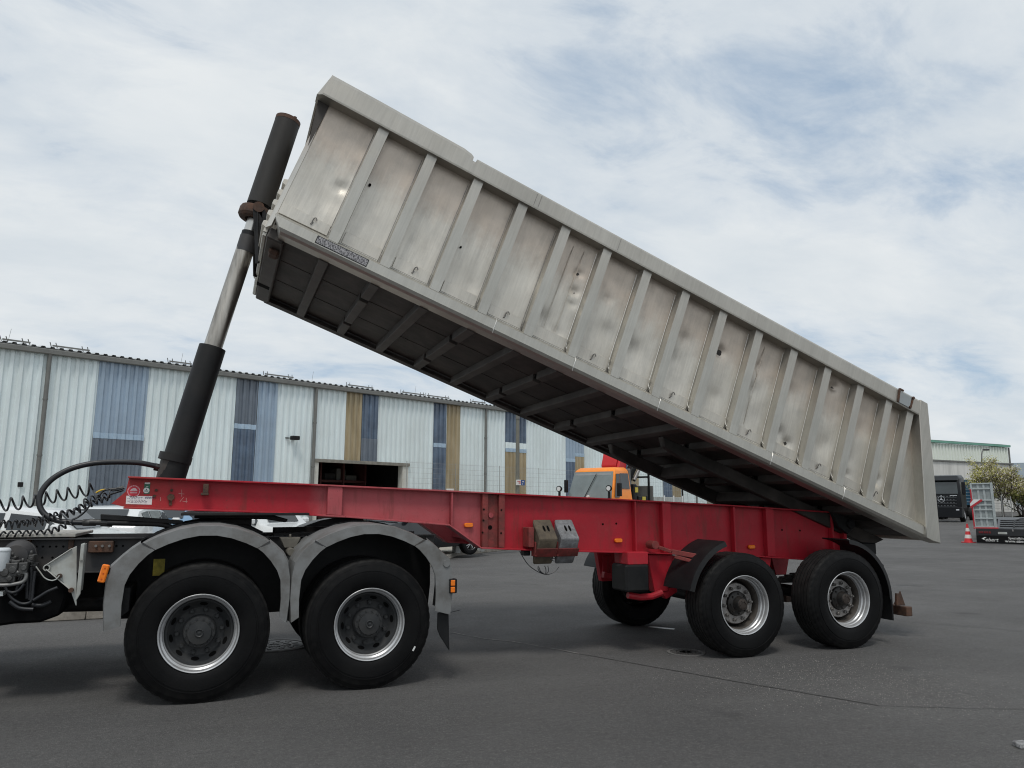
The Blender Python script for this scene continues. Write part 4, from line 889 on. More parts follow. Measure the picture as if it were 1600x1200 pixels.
# ------------------------------------------------------------------ tipping body, in its own tilted frame (x rearwards, y across, z up)
BE = R(20.2829); BO = Vector((0.369, 0, 3.951))
MBODY = Matrix.Translation(BO) @ Matrix.Rotation(BE, 4, 'Y')
body = empty('tipper_body', MBODY, tr)
def bb(name, mb, m_, bevel=0.0, smooth=35, kind=None): return mb.build(name, m_, body, bevel=bevel, smooth=smooth, local=True, kind=kind)
YN, YF = 6.63, 9.13
RIBS = [0.44 + 0.507*k for k in range(13)] + [6.98, 7.325]
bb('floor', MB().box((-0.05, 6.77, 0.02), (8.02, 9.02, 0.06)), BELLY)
def long_profile(name, prof, a0, a1, m_, flip=False):
    mb = MB(); n = len(prof); vs_ = []
    for st_ in (0, 1):
        for y, b in prof:
            yy = 2*YC - y if flip else y
            vs_.append(((a0(b) if callable(a0) else a0) if st_ == 0 else (a1(b) if callable(a1) else a1), yy, b))
    mb.add(vs_, [(i, (i+1) % n, n+(i+1) % n, n+i) for i in range(n)] + [tuple(range(n)), tuple(range(2*n-1, n-1, -1))])
    return bb(name, mb, m_, smooth=0)
railp = [(6.76, 0.165), (6.735, 0.152), (6.635, 0.105), (6.618, 0.088), (6.615, 0.0), (6.63, -0.028), (6.66, -0.045), (6.80, -0.045), (6.80, -0.015), (6.76, 0.02)]
a0f = lambda b: -0.10*min(1, max(0, (b+0.03)/0.12)); a1f = lambda b: 7.875 - 0.33*b
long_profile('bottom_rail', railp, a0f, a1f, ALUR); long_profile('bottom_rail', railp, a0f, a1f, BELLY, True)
# joints across the bottom rail
for a in (2.12, 3.02, 4.05, 5.55, 6.6):
    k = MB(); k.tube([(a, 6.7, 0.148), (a, 6.634, 0.109), (a, 6.6135, 0.088), (a, 6.6115, 0.0), (a+0.01, 6.632, -0.034)], 0.0035, 6); bb('weld_seam', k, WELD)
# side panels with dents
rd = random.Random(21)
edges_ = [-0.10] + RIBS
DENTS = {0: [(0.30, 0.66, 0.05, 0.020)], 3: [(1.75, 0.35, 0.12, 0.012)], 4: [(2.4, 0.8, 0.2, 0.012)], 5: [(2.80, 1.00, 0.04, 0.022), (2.82, 0.80, 0.045, 0.022), (2.84, 0.66, 0.04, 0.018), (2.6, 0.35, 0.12, 0.02), (2.78, 0.3, 0.07, 0.018)],
         6: [(3.2, 0.9, 0.05, 0.014), (3.3, 0.55, 0.1, 0.012)], 7: [(3.65, 0.5, 0.13, 0.016)], 8: [(4.1, 0.6, 0.12, 0.016), (4.2, 0.9, 0.07, 0.012)], 9: [(4.66, 0.95, 0.06, 0.03), (4.75, 0.45, 0.1, 0.012)], 10: [(5.2, 1.0, 0.07, 0.014), (5.2, 0.7, 0.1, 0.012)],
         11: [(5.8, 0.32, 0.06, 0.028), (5.65, 0.38, 0.08, 0.02), (5.7, 0.9, 0.15, 0.012)], 12: [(6.25, 1.22, 0.05, 0.028), (6.3, 0.5, 0.12, 0.012)], 13: [(6.75, 0.9, 0.12, 0.01), (6.7, 0.3, 0.05, 0.015)], 14: [(7.15, 0.4, 0.06, 0.018)]}
def side_panel(a0, a1, idx, NB=34, NA=14):
    mb = MB(); vs_ = []
    for j in range(NB+1):
        b = 0.148 + (1.36-0.148)*j/NB
        for i in range(NA+1):
            a = a0 + (a1-a0)*i/NA
            u_ = (a-a0)/(a1-a0); v_ = (b-0.148)/1.21
            env = (math.sin(math.pi*u_)**0.6)*(min(1, v_*4)*min(1, (1-v_)*5))
            d = 0.010*env*mnoise.noise(Vector((a*2.2, b*2.0, idx*3.7))) + 0.006*env*mnoise.noise(Vector((a*6, b*5, idx*1.3)))
            for ca, cb_, rr, am in DENTS.get(idx, []): d += 1.5*am*math.exp(-((a-ca)**2 + (b-cb_)**2)/(rr*rr))
            d += 0.016*env
            vs_.append((a, 6.732 + d, b))
    K = NA+1
    mb.add(vs_, [(j*K+i, j*K+i+1, (j+1)*K+i+1, (j+1)*K+i) for j in range(NB) for i in range(NA)])
    return bb('side_panel', mb, ALU, smooth=180)
for i in range(len(edges_)-1):
    sp_ = side_panel(edges_[i], edges_[i+1], i)
    a0, a1 = edges_[i]+0.07, edges_[i+1]-0.07
    if i == 0: a0 = -0.09
    if i < 14: bb('kick_plate', MB().box((a0, 6.718, 0.155), (a1, 6.748, 0.272+0.012*rd.uniform(-1, 1))), ALU, bevel=0.003)
bb('side_panel', MB().prism([(7.325, 0.14), (7.86, 0.14), (7.44, 1.36), (7.325, 1.36)], 6.730, 6.742), ALU, smooth=0)
# plates with a vertical fold seam
for a, b0 in ((2.63, 0.28), (2.76, 0.3), (5.02, 0.28), (5.18, 0.3)): bb('fold_seam', MB().tube([(a, 6.738, b0), (a+0.01, 6.739, 1.25)], 0.003, 5), ALU)
# ribs: hat profile, chamfered foot, weld bead down the front side
def rib(a, fw=0.051, ft=0.056):
    mb = MB(); prof = [(-ft, 6.742), (-fw, 6.632), (fw, 6.632), (ft, 6.742)]
    vs_ = []
    for b, k in ((0.10, 0.0), (0.20, 0.0), (1.348, 0.0)):
        for da, y in prof:
            yy = y
            if b == 0.10: yy = y - (0.004 if y < 6.65 else 0.095); da = da*0.92
            vs_.append((a+da, yy, b))
    mb.add(vs_, [(j*4+i, j*4+i+1, (j+1)*4+i+1, (j+1)*4+i) for j in range(2) for i in range(3)])
    o = bb('rib', mb, ALUR, smooth=0)
    return o
for i, a in enumerate(RIBS):
    rib(a)
    k = MB(); k.tube([(a-0.068, 6.732, 1.30), (a-0.068, 6.731, 0.25), (a-0.062, 6.715, 0.20), (a-0.038, 6.66, 0.138), (a-0.02, 6.633, 0.112), (a+0.05, 6.631, 0.110)], 0.0032, 5)
    bb('weld_bead', k, WELD if i > 4 else STEEL)
    an = RIBS[i+1] if i+1 < len(RIBS) else 7.84
    bb('weld_bead', MB().tube([(a+0.06, 6.722, 0.150), (an-0.075, 6.722, 0.150)], 0.0035, 5), WELD)
# top rail with the higher front section
long_profile('top_rail', [(6.60, 1.345), (6.597, 1.36), (6.597, 1.505), (6.612, 1.528), (6.64, 1.532), (6.79, 1.532), (6.79, 1.345)], 1.36, 7.43, ALUR)
fr_ = MB(); vs_ = []
prof = [(6.60, 1.345, 0), (6.596, 1.36, 0), (6.596, 1.545, 1), (6.615, 1.578, 1), (6.65, 1.584, 1), (6.79, 1.584, 1), (6.79, 1.345, 0)]
st_ = [(-0.235, 0), (-0.185, 0.0), (0.30, 0.0), (1.20, -0.010), (1.29, -0.026), (1.318, -0.045), (1.322, -0.085), (1.362, -0.085)]
for q, (a, dh) in enumerate(st_):
    for y, b, f_ in prof:
        aa = a
        if q == 0: aa = -0.235 + 0.07*(b-1.345)/0.24; 
        yy = y + (0.05 if q == 0 and y < 6.66 else 0)
        vs_.append((aa, yy, b + dh*f_))
K = 7; fr_.add(vs_, [(j*K+i, j*K+(i+1) % K, (j+1)*K+(i+1) % K, (j+1)*K+i) for j in range(len(st_)-1) for i in range(K)] + [tuple(range(K)), tuple(range((len(st_)-1)*K+K-1, (len(st_)-1)*K-1, -1))])
bb('top_rail', fr_, ALUR, smooth=0)
for a in (2.05, 2.10, 3.06): bb('rail_seam', MB().tube([(a, 6.5955, 1.37), (a, 6.5955, 1.505)], 0.0025, 5), STEEL)
# far side: wall, rail
bb('far_side_wall', MB().box((-0.1, 9.06, 0.03), (7.5, 9.10, 1.40)), ALU)
long_profile('top_rail', [(6.60, 1.345), (6.597, 1.36), (6.597, 1.505), (6.612, 1.528), (6.64, 1.532), (6.78, 1.532), (6.78, 1.345)], -0.2, 7.43, ALUR, True)
# inside lining of the near wall and rear posts and tailgate
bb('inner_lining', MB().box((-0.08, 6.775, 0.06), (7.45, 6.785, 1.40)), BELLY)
postp = [(7.40, 1.538), (7.52, 1.538), (8.12, -0.02), (7.98, -0.035), (7.878, -0.03), (7.848, 0.099), (7.428, 1.346)]
bb('rear_post', MB().prism(postp, 6.592, 6.75), ALUR, bevel=0.008); bb('rear_post', MB().prism(postp, 9.08, 9.2), ALUR, bevel=0.008)
bb('tailgate', MB().hexa([(8.06, 6.72, 0.0), (8.10, 6.72, 0.0), (8.10, 9.07, 0.0), (8.06, 9.07, 0.0), (7.47, 6.72, 1.5), (7.51, 6.72, 1.5), (7.51, 9.07, 1.5), (7.47, 9.07, 1.5)]), ALU, bevel=0.004)
# patch with rusty straps on the rail near the tail
bb('rail_patch', MB().box((7.075, 6.588, 1.362), (7.255, 6.597, 1.505)), mat('bluish_grey_patch', (0.33, 0.36, 0.37), 0.6, 0.2, var=0.1, dirt=(0.25, 0.25, 0.24), dscale=6), bevel=0.003)
k = MB(); k.bar((7.065, 6.588, 1.36), (7.045, 6.588, 1.53), 0.02, 0.02, up=(0, 1, 0)); k.bar((7.265, 6.588, 1.36), (7.275, 6.588, 1.51), 0.016, 0.02, up=(0, 1, 0)); k.bar((7.05, 6.588, 1.525), (7.11, 6.588, 1.525), 0.02, 0.02, up=(0, 1, 0)); k.cyl((7.27, 6.60, 1.50), (7.27, 6.57, 1.50), 0.018, n=10); k.cyl((7.25, 6.60, 1.375), (7.25, 6.575, 1.375), 0.014, n=10)
bb('rusty_strap', k, RUST, bevel=0.002)
# printed metal label strip along the rail
def label_mat():
    M = bpy.data.materials.new('printed_label_strip'); M.use_nodes = True; t = M.node_tree; b = t.nodes['Principled BSDF']
    co = N(t, 'ShaderNodeTexCoord'); mpn = N(t, 'ShaderNodeMapping'); mpn.inputs['Scale'].default_value = (1, 1, 0.6); t.links.new(co.outputs['Object'], mpn.inputs[0])
    n = N(t, 'ShaderNodeTexNoise'); n.inputs['Scale'].default_value = 75; n.inputs['Detail'].default_value = 4; n.inputs['Roughness'].default_value = 0.8; t.links.new(mpn.outputs[0], n.inputs['Vector'])
    t.links.new(ramp_node(t, n.outputs[0], [(0.44, (0.05, 0.048, 0.055)), (0.56, (0.42, 0.41, 0.42))]), b.inputs['Base Color']); b.inputs['Roughness'].default_value = 0.5
    return M
k = MB().hexa([(0.31, 6.6145, 0.018), (0.79, 6.6145, 0.018), (0.79, 6.6165, 0.018), (0.31, 6.6165, 0.018), (0.31, 6.6115, 0.078), (0.79, 6.6115, 0.078), (0.79, 6.6165, 0.078), (0.31, 6.6165, 0.078)])
bb('label_strip', k, label_mat(), smooth=0)
k = MB()
for z in (0.014, 0.081): k.box((0.303, 6.6115, z-0.003), (0.797, 6.6175, z+0.003))
for a in (0.305, 0.795): k.box((a-0.003, 6.6115, 0.014), (a+0.003, 6.6175, 0.081))
bb('label_frame', k, BLACK)
# rope hooks
def hook(a, b):
    k = MB(); pts_ = [(a-0.014, 6.714, b-0.045), (a-0.016, 6.702, b-0.01), (a-0.012, 6.696, b+0.014), (a, 6.696, b+0.024), (a+0.012, 6.696, b+0.014), (a+0.019, 6.696, b+0.0)]
    k.tube(pts_, 0.0055, 6); k.bar((a-0.022, 6.714, b-0.045), (a-0.006, 6.714, b-0.02), 0.010, 0.016, up=(0, 1, 0)); bb('rope_hook', k, STEEL)
for a in (0.22, 1.23, 2.22, 3.23, 4.22, 5.25, 6.26, 7.13): hook(a, 0.235)
for a, b, r_ in ((0.53, 0.81, 0.013), (1.55, 0.66, 0.010), (3.84, 0.24, 0.013)): bb('drain_hole', MB().cyl((a, 6.75, b), (a, 6.722, b), r_, n=10), HOLE)
# front: lip, gusset, chamfered corner, headboard with pressed ribs
bb('front_lip', MB().box((-0.215, 6.66, 1.36), (-0.06, 9.10, 1.40)), BELLYB, bevel=0.004)
bb('front_lip_face', MB().hexa([(-0.235, 6.66, 1.36), (-0.215, 6.66, 1.36), (-0.215, 9.1, 1.36), (-0.235, 9.1, 1.36), (-0.17, 6.66, 1.575), (-0.15, 6.66, 1.575), (-0.15, 9.1, 1.575), (-0.17, 9.1, 1.575)]), ALUR, bevel=0.003)
bb('front_gusset', MB().prism([(-0.215, 1.362), (-0.095, 1.362), (-0.115, 0.88)], 6.735, 6.75), BELLYB)
bb('front_gusset', MB().prism([(-0.215, 1.362), (-0.095, 1.362), (-0.115, 0.88)], 9.06, 9.08), BELLYB)
bb('headboard', MB().box((-0.15, 6.85, -0.02), (-0.11, 8.95, 1.50)), ALU, bevel=0.004)
for s_ in (0, 1):
    yy = (lambda y: 2*YC-y) if s_ else (lambda y: y)
    v0 = [(-0.098, yy(6.728)), (-0.15, yy(6.86)), (-0.115, yy(6.87)), (-0.085, yy(6.75))]
    k = MB(); k.add([(a, y, 0.02) for a, y in v0] + [(a, y, 1.36) for a, y in v0], [(0,1,5,4), (1,2,6,5), (2,3,7,6), (3,0,4,7), (3,2,1,0), (4,5,6,7)]); bb('corner_post', k, ALU)
for i in range(5): bb('headboard_rib', MB().prism([(-0.11, 0.06+i*.115), (-0.20, 0.085+i*.115), (-0.20, 0.135+i*.115), (-0.11, 0.16+i*.115)], 7.0, 8.8), ALU, bevel=0.006)
bb('front_beam', MB().box((-0.10, 6.80, -0.075), (0.055, 9.0, 0.03)), BELLYB, bevel=0.012)
bb('front_beam_skirt', MB().box((-0.145, 6.86, -0.06), (-0.102, 8.94, 0.10)), ALUR, bevel=0.01)
bb('tow_eye', MB().box((-0.05, 7.0, -0.13), (0.05, 7.16, -0.07)), RUST, bevel=0.02)
bb('body_slot', MB().box((-0.11, 8.3, -0.077), (0.03, 8.42, -0.07)), HOLE)
# cross members under the floor: plain ones and notched ones by turns
for i, a in enumerate([0.44 + 0.507*k for k in range(15)]):
    sl = [(6.80, 8.97)] if i % 2 == 0 else [(6.80, 7.32), (7.42, 8.38), (8.48, 8.97)]
    for y0, y1 in sl:
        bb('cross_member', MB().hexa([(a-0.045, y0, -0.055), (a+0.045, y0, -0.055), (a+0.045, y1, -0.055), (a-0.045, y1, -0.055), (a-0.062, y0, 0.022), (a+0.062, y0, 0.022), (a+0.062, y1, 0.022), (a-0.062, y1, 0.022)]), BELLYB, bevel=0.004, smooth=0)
    if i % 2:
        for y in (7.37, 8.43): bb('notch', MB().box((a-0.035, y-0.05, -0.02), (a+0.035, y+0.05, 0.021)), HOLE, smooth=0)
for y in (7.55, 8.25): bb('floor_seam', MB().box((0.06, y-0.008, 0.016), (7.6, y+0.008, 0.0205)), BELLY, smooth=0)
# subframe runners under the rear half
for y in (7.30, 8.50):
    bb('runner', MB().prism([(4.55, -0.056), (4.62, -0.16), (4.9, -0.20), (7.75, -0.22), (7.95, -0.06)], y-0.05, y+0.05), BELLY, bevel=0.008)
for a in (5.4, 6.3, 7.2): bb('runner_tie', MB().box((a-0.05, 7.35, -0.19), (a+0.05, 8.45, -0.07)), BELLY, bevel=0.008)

# ------------------------------------------------------------------ hydraulic ram
ram = empty('hydraulic_ram', (0, YC, 0), tr)
def rp(x, y): return atY(x, y, YC)
B0, B1 = rp(262, 770), rp(332.5, 543); AXR = (B1-B0).normalized()
T1 = rp(450, 189)
def ax_pt(x, y):     # closest point of the ram axis at this picture height
    q = rp(x, y); return q
def rcyl(name, p, q, r_, m_, r2=None, n=40): return MB().cyl(p, q, r_, r2 or r_, n).build(name, m_, ram, smooth=50)
A_low0, A_low1 = rp(263, 760), rp(332, 543)
rcyl('lower_tube', A_low0 - AXR*0.05, A_low1, 0.128, RAMBLK)
cL = rp(274, 716); rcyl('collar', cL-AXR*0.035, cL+AXR*0.035, 0.15, RAMBLK)
rcyl('base_tube', A_low0-AXR*0.08, cL-AXR*0.03, 0.122, mat('brown_grey_base', (0.05, 0.043, 0.038), 0.65, var=0.25, vscale=6))
S1, S2, S3 = rp(391, 366), rp(396, 350), rp(405, 322)
rcyl('piston_stage', A_low1-AXR*0.1, rp(387, 378), 0.088, CHROME)
rcyl('gland', rp(382, 395), rp(389.5, 371), 0.091, FRAME); rcyl('gland', rp(389.5, 371), rp(391.5, 364), 0.086, BLACKM)
rcyl('piston_rod', rp(390, 368), S3, 0.072, mat('clean_chrome', (0.62, 0.60, 0.56), 0.28, 0.95, var=0.12))
C0, C1 = rp(399, 344), rp(450, 189); AX2 = (C1-C0).normalized()
rcyl('cover_tube', rp(405.5, 322), C1, 0.130, RAMGRY)
rcyl('top_cap', C1-AX2*0.03, C1+AX2*0.012, 0.132, RUST)
q = C1+AX2*0.012; MB().cyl(q+Vector((0.06, 0, 0)), q+AX2*0.05+Vector((0.06, 0, 0)), 0.018, n=10).build('bleed_nipple', RUST, ram)
r0_ = rp(401, 335); MB().lathe([(0.10, -0.075), (0.16, -0.07), (0.178, -0.045), (0.178, 0.02), (0.168, 0.045), (0.13, 0.055)], n=40, ax='Z').build('ring_clamp', RUST, ram, local=False)
rg_ = bpy.data.objects['ring_clamp']; rg_.matrix_parent_inverse = Matrix.Translation((0, YC, 0)).inverted(); rg_.matrix_basis = Matrix.Translation(r0_) @ AX2.to_track_quat('Z', 'Y').to_matrix().to_4x4()
for y in (-0.185, 0.185): MB().cyl(r0_+Vector((0.01, y-0.04, 0)), r0_+Vector((0.01, y+0.04, 0)), 0.055, n=20).build('trunnion', RUST, ram)
HBP = MBODY @ Vector((-0.19, YC, 0.35)); HBL = MBODY @ Vector((-0.15, YC, 0.02))
for y in (-0.2, 0.2):
    k = MB(); dv = Vector((0, y, 0)); k.bar(r0_+dv+Vector((0, 0, 0.0)), HBL+dv, 0.03, 0.09); k.bar(r0_+dv+AX2*0.02, HBP+dv, 0.03, 0.07); k.bar(r0_+dv-AX2*0.04, HBL+dv*1.2+AX2*-0.1, 0.02, 0.05); k.build('ram_bracket', BLACKM, ram, bevel=0.004)
# elbow where the oil hose screws in
e = rp(250, 731); k = MB(); k.cyl(e+Vector((0.12, 0, 0.0)), e, 0.05, 0.04, 16); k.cyl(e, e+Vector((-0.05, 0, 0.01)), 0.035, n=8); k.build('hose_port', BLACKM, ram)

# ------------------------------------------------------------------ wheel chocks in their holders
def chock(label, cols, px, m_, w_px):
    # leaning box seen from the front: px = top-left, top-right, front-right, front-left of the upper face, then foot
    pass
def make_chock(X, label, m_):
    # side outline in YZ (leaning outward), extruded along X
    t = thing('wheel_chock', label, 'wheel chock', (X, 7.0, 1.1), 0, 'wheel chocks hung on the chassis')
    out = [(7.215, 1.405), (7.035, 1.225), (7.03, 1.20), (7.115, 1.05), (7.185, 0.955), (7.215, 0.955)]
    w = 0.102
    mb = MB().extr([(X-w, y, z) for y, z in out], (2*w, 0, 0)); mb.build('chock_block', m_, t, bevel=0.012)
    sl = MB(); d = Vector((0, 7.035-7.215, 1.225-1.405)); nrm = Vector((0, d.z, -d.y)).normalized(); 
    if nrm.z < 0: nrm = -nrm
    for dx_ in (-0.014, 0.032):
        c = Vector((X+dx_, 7.215, 1.405)) + d*0.52; ring = []
        for q in range(16):
            a = 2*math.pi*q/16; ring.append(c + Vector((1, 0, 0))*0.013*math.cos(a) + d.normalized()*0.042*math.sin(a) + nrm*0.0005)
        sl.extr(ring, nrm*0.0012)
    sl.build('grip_slots', HOLE, t)
    return t
c1x = atY(861, 830, 7.1).x; c2x = atY(892, 832, 7.1).x
make_chock(c1x - 0.055, 'brown muddy wheel chock in the holder, left of the pair on the red beam', CHOCKB)
make_chock(c2x - 0.035, 'grey speckled wheel chock in the holder, right of the brown one', CHOCKG)
for X, m_ in ((c1x-0.055, REDR), (c2x-0.035, REDR)):
    k = MB(); k.hexa([(X-0.116, 7.115, 1.03), (X+0.116, 7.115, 1.03), (X+0.116, 7.13, 1.03), (X-0.116, 7.13, 1.03), (X-0.116, 7.062, 1.115), (X+0.116, 7.062, 1.115), (X+0.116, 7.077, 1.115), (X-0.116, 7.077, 1.115)]); k.box((X-0.116, 7.10, 1.035), (X-0.105, 7.215, 1.18)); k.box((X+0.105, 7.10, 1.035), (X+0.116, 7.215, 1.18)); k.build('chock_holder', m_, tr, bevel=0.004)
a_ = atY(824.5, 824, 7.15); b_ = atY(833, 855, 7.15); MB().box((a_.x, 7.12, b_.z), (b_.x, 7.29, a_.z)).build('holder_arm', REDR, tr, bevel=0.006)
a_, b_ = atY(816, 868, 7.3), atY(826, 860, 7.3); MB().box((a_.x, 7.25, a_.z), (b_.x, 7.35, b_.z)).build('cable_box', BLACK, tr, bevel=0.006)
for pix in (((812, 861), (818, 872), (827, 884), (840, 893), (852, 897.5), (862, 896), (869, 891), (873, 886)), ((841, 884), (841, 890), (847, 896), (853, 897), (857, 892), (856, 884)), ((851, 884), (853, 890), (852, 897), (845, 893), (842, 886)), ((864, 868), (868, 872), (860, 873), (866, 877))):
    ps = [atY(x, y, 7.12) for x, y in pix]; sm = []
    for i in range(len(ps)-1):
        p0, p1, p2, p3 = ps[max(i-1, 0)], ps[i], ps[i+1], ps[min(i+2, len(ps)-1)]
        for q in range(5):
            u_ = q/5; sm.append(0.5*((2*p1) + (p2-p0)*u_ + (2*p0-5*p1+4*p2-p3)*u_*u_ + (3*p1-p0-3*p2+p3)*u_**3))
    sm.append(ps[-1]); MB().tube(sm, 0.004, 6).build('retaining_wire', HOSE, tr)

# ------------------------------------------------------------------ tractor unit (rear half in view)
tu = thing('tractor_unit', 'rear half of a truck tractor with grey mudguards and dark frame under the red trailer', 'truck', (0.6, YC, 0))
TX = (-0.082, 1.272)
for x in TX:
    tractor_wheel(tu, Matrix.Translation((x, YO, RB+0.006)), random.uniform(0, 0.6))
    tractor_wheel(tu, Matrix.Translation((x, YFAR, RB+0.006)) @ FLIP, near=False)
    k = MB(); k.cyl((x, YO+0.2, RB), (x, YFAR-0.2, RB), 0.10, n=20); k.lathe([(0.0005, -0.28), (0.14, -0.24), (0.24, -0.1), (0.26, 0), (0.24, 0.1), (0.14, 0.24), (0.0005, 0.28)], (x, YC, RB), 28); k.build('axle', BLACKM, tu)
for y in (7.48, 8.32):
    s = -1 if y < YC else 1
    k = MB(); k.box((-9.0, y-0.004, 0.965), (2.05, y+0.004, 1.25)); k.box((-9.0, min(y, y+s*0.08), 1.243), (2.05, max(y, y+s*0.08), 1.252)); k.box((-9.0, min(y, y+s*0.08), 0.963), (2.05, max(y, y+s*0.08), 0.972)); k.build('frame_rail', FRAME, tu)
for x in (-8, -6, -4, -1.0, 0.6, 1.95): MB().box((x-0.06, 7.49, 1.0), (x+0.06, 8.31, 1.22)).build('frame_cross_member', BLACKM, tu, bevel=0.01)
MB().cyl((-7, YC, 0.75), (1.27, YC, 0.60), 0.06, n=16).build('drive_shaft', BLACKM, tu)
k = MB()
for x, y in ((57, 854), (67, 854), (78, 854), (88, 854), (99, 854), (98, 865.5), (82, 871), (66, 871), (182, 853), (192, 853)):
    p = atY(x, y, 7.474); k.cyl((p.x, 7.477, p.z), (p.x, 7.4725, p.z), 0.009, n=10)
k.build('rail_holes', HOLE, tu)
a_, b_ = atY(137, 864, 7.40), atY(178, 845, 7.40); MB().box((a_.x, 7.39, a_.z), (b_.x, 7.476, b_.z)).build('rusty_bracket', RUST, tu, bevel=0.008)
k = MB()
for x in (150, 160, 171): p = atY(x, 853, 7.385); k.cyl((p.x, 7.392, p.z), (p.x, 7.372, p.z), 0.012, n=6)
k.build('bracket_bolts', STEEL, tu)
for x0, x1 in ((40, 49), (106, 116)):
    a_, b_ = atY(x0, 858, 7.45), atY(x1, 841, 7.45); MB().box((a_.x, 7.44, a_.z), (b_.x, 7.476, b_.z+0.01)).build('rail_bracket', RUST, tu, bevel=0.004)
# light grey triangular carrier plate with hole, folded edge and rear channel
pl = [atY(x, y, 7.02) for x, y in ((70, 886), (74, 891), (90, 902), (110, 922), (118, 946.5), (120, 946), (120, 853), (110, 858), (75, 882))]
car = MB().extr(pl, (0, 0.012, 0)).build('carrier_plate', LGREY, tu, bevel=0.003)
a_, b_ = atY(119, 940, 7.0), atY(133, 850, 7.0)
k = MB(); k.hexa([(a_.x-.004, 7.0, a_.z), (b_.x, 7.0, a_.z+0.06), (b_.x, 7.012, a_.z+0.06), (a_.x-.004, 7.012, a_.z), (a_.x-.004, 7.0, b_.z), (b_.x, 7.0, b_.z+.01), (b_.x, 7.012, b_.z+.01), (a_.x-.004, 7.012, b_.z)]); k.box((b_.x-0.008, 7.013, a_.z+0.08), (b_.x, 7.10, b_.z)); k.build('channel', LGREY, car, bevel=0.003)
k = MB(); k.box((a_.x, 6.988, b_.z-0.13), (b_.x-0.003, 6.998, b_.z)); k.build('overlap_plate', LGREY, car, bevel=0.002)
k = MB(); k.bar(atY(70, 884, 7.01), atY(112, 857, 7.01), 0.02, 0.006); k.bar(atY(72, 889, 7.01), atY(110, 921, 7.01), 0.02, 0.006); k.build('folded_edge', mat('worn_edge_grey', (0.5, 0.5, 0.47), 0.6), car)
p = atY(73, 887, 7.01); k = MB(); k.cyl((p.x, 7.006, p.z), (p.x, 7.035, p.z), 0.026, n=20); k.build('eye_plate', LGREY, car); MB().cyl((p.x, 7.0052, p.z), (p.x, 7.012, p.z), 0.016, n=16).build('eye_hole', HOLE, car)
for x, y in ((93, 900), (111, 922)): p = atY(x, y, 7.0); MB().cyl((p.x, 6.985, p.z), (p.x, 7.02, p.z), 0.018, n=12).build('rusty_bolt', RUST, car)
def spline(pts, n=8):
    sm = []
    for i in range(len(pts)-1):
        p0, p1, p2, p3 = pts[max(i-1, 0)], pts[i], pts[i+1], pts[min(i+2, len(pts)-1)]
        for q in range(n):
            u_ = q/n; sm.append(0.5*((2*p1) + (p2-p0)*u_ + (2*p0-5*p1+4*p2-p3)*u_*u_ + (3*p1-p0-3*p2+p3)*u_**3))
    sm.append(pts[-1]); return sm
def ptube(name, pix, Y, r_, m_, parent=tu, n=8):
    P = [atY(q[0], q[1], q[2] if len(q) > 2 else Y) for q in pix]
    return MB().tube(spline(P), r_, n).build(name, m_, parent, smooth=60)
ptube('release_cable', ((56, 885), (62, 893), (70, 903), (80, 907), (88, 905), (93, 899)), 6.98, 0.005, LGREY)
# filter, valves, pipes and dark housings at the left
a_ = atY(4, 873, 7.0); MB().lathe([(0.0005, 0.085), (0.05, 0.083), (0.062, 0.072), (0.064, 0.06), (0.06, 0.056), (0.06, -0.085), (0.056, -0.092), (0.0005, -0.092)], (a_.x-0.012, 7.0, a_.z), 32, 'Z').build('white_filter', mat('white_filter_plastic', (0.62, 0.66, 0.68), 0.35, var=0.05), tu)
p = atY(28, 868, 7.25); MB().lathe([(0.0005, -0.12), (0.085, -0.11), (0.115, -0.04), (0.118, 0.0), (0.124, 0.002), (0.124, 0.014), (0.118, 0.016), (0.11, 0.12), (0.0005, 0.13)], (p.x, 7.28, p.z), 36).build('brake_chamber', FRAME, tu)
VALV = mat('oily_cast_metal', (0.09, 0.09, 0.088), 0.45, 0.5, var=0.4, vscale=30, dirt=(0.03, 0.028, 0.025), dscale=12, damt=0.8)
rv = random.Random(4)
for x, y, w_, h_ in ((8, 893, .05, .045), (22, 889, .04, .05), (32, 893, .035, .035), (16, 902, .05, .03), (40, 886, .03, .04), (27, 880, .03, .025), (47, 883, .045, .012), (20, 876, .02, .03), (36, 900, .03, .03), (52, 872, .02, .03), (5, 905, .04, .025)):
    p = atY(x, y, 7.05); k = MB(); yy = rv.uniform(-.05, .04); k.box((p.x-w_, 7.0+yy, p.z-h_), (p.x+w_, 7.12+yy, p.z+h_)); k.cyl((p.x+w_*.3, 6.98+yy, p.z), (p.x+w_*.3, 7.02+yy, p.z), min(h_, w_)*.7, n=10); k.cyl((p.x-w_*.5, 7.05+yy, p.z+h_), (p.x-w_*.5, 7.05+yy, p.z+h_+.03), .012, n=8); k.build('valve', VALV, tu, bevel=0.006)
ptube('steel_pipe', ((-12, 914), (10, 914), (30, 911), (38, 907), (41, 900), (39, 895), (30, 894), (10, 894)), 6.97, 0.014, mat('dull_pipe', (0.24, 0.24, 0.235), 0.5, 0.5, var=0.2, vscale=12))
for pix in (((8, 915), (12, 925), (20, 936), (33, 943), (45, 942), (50, 936), (52, 915), (55, 892)), ((12, 924), (20, 926), (30, 922), (38, 912)), ((44, 890), (43, 905), (43, 935)), ((48, 886), (49, 905), (47, 937)), ((52, 938), (62, 932), (75, 924), (90, 918)), ((36, 900), (30, 912), (24, 930)), ((50, 945), (65, 946), (80, 940)), ((15, 940), (30, 950), (52, 952))):
    ptube('air_hose', pix, 6.99+rv.uniform(-.03, .05), 0.011+rv.uniform(0, .006), HOSE)
lb_ = [atY(x, y, 7.05) for x, y in ((-40, 985), (20, 976), (60, 974), (93, 962), (98, 948), (104, 930), (96, 905), (60, 896), (-40, 896))]
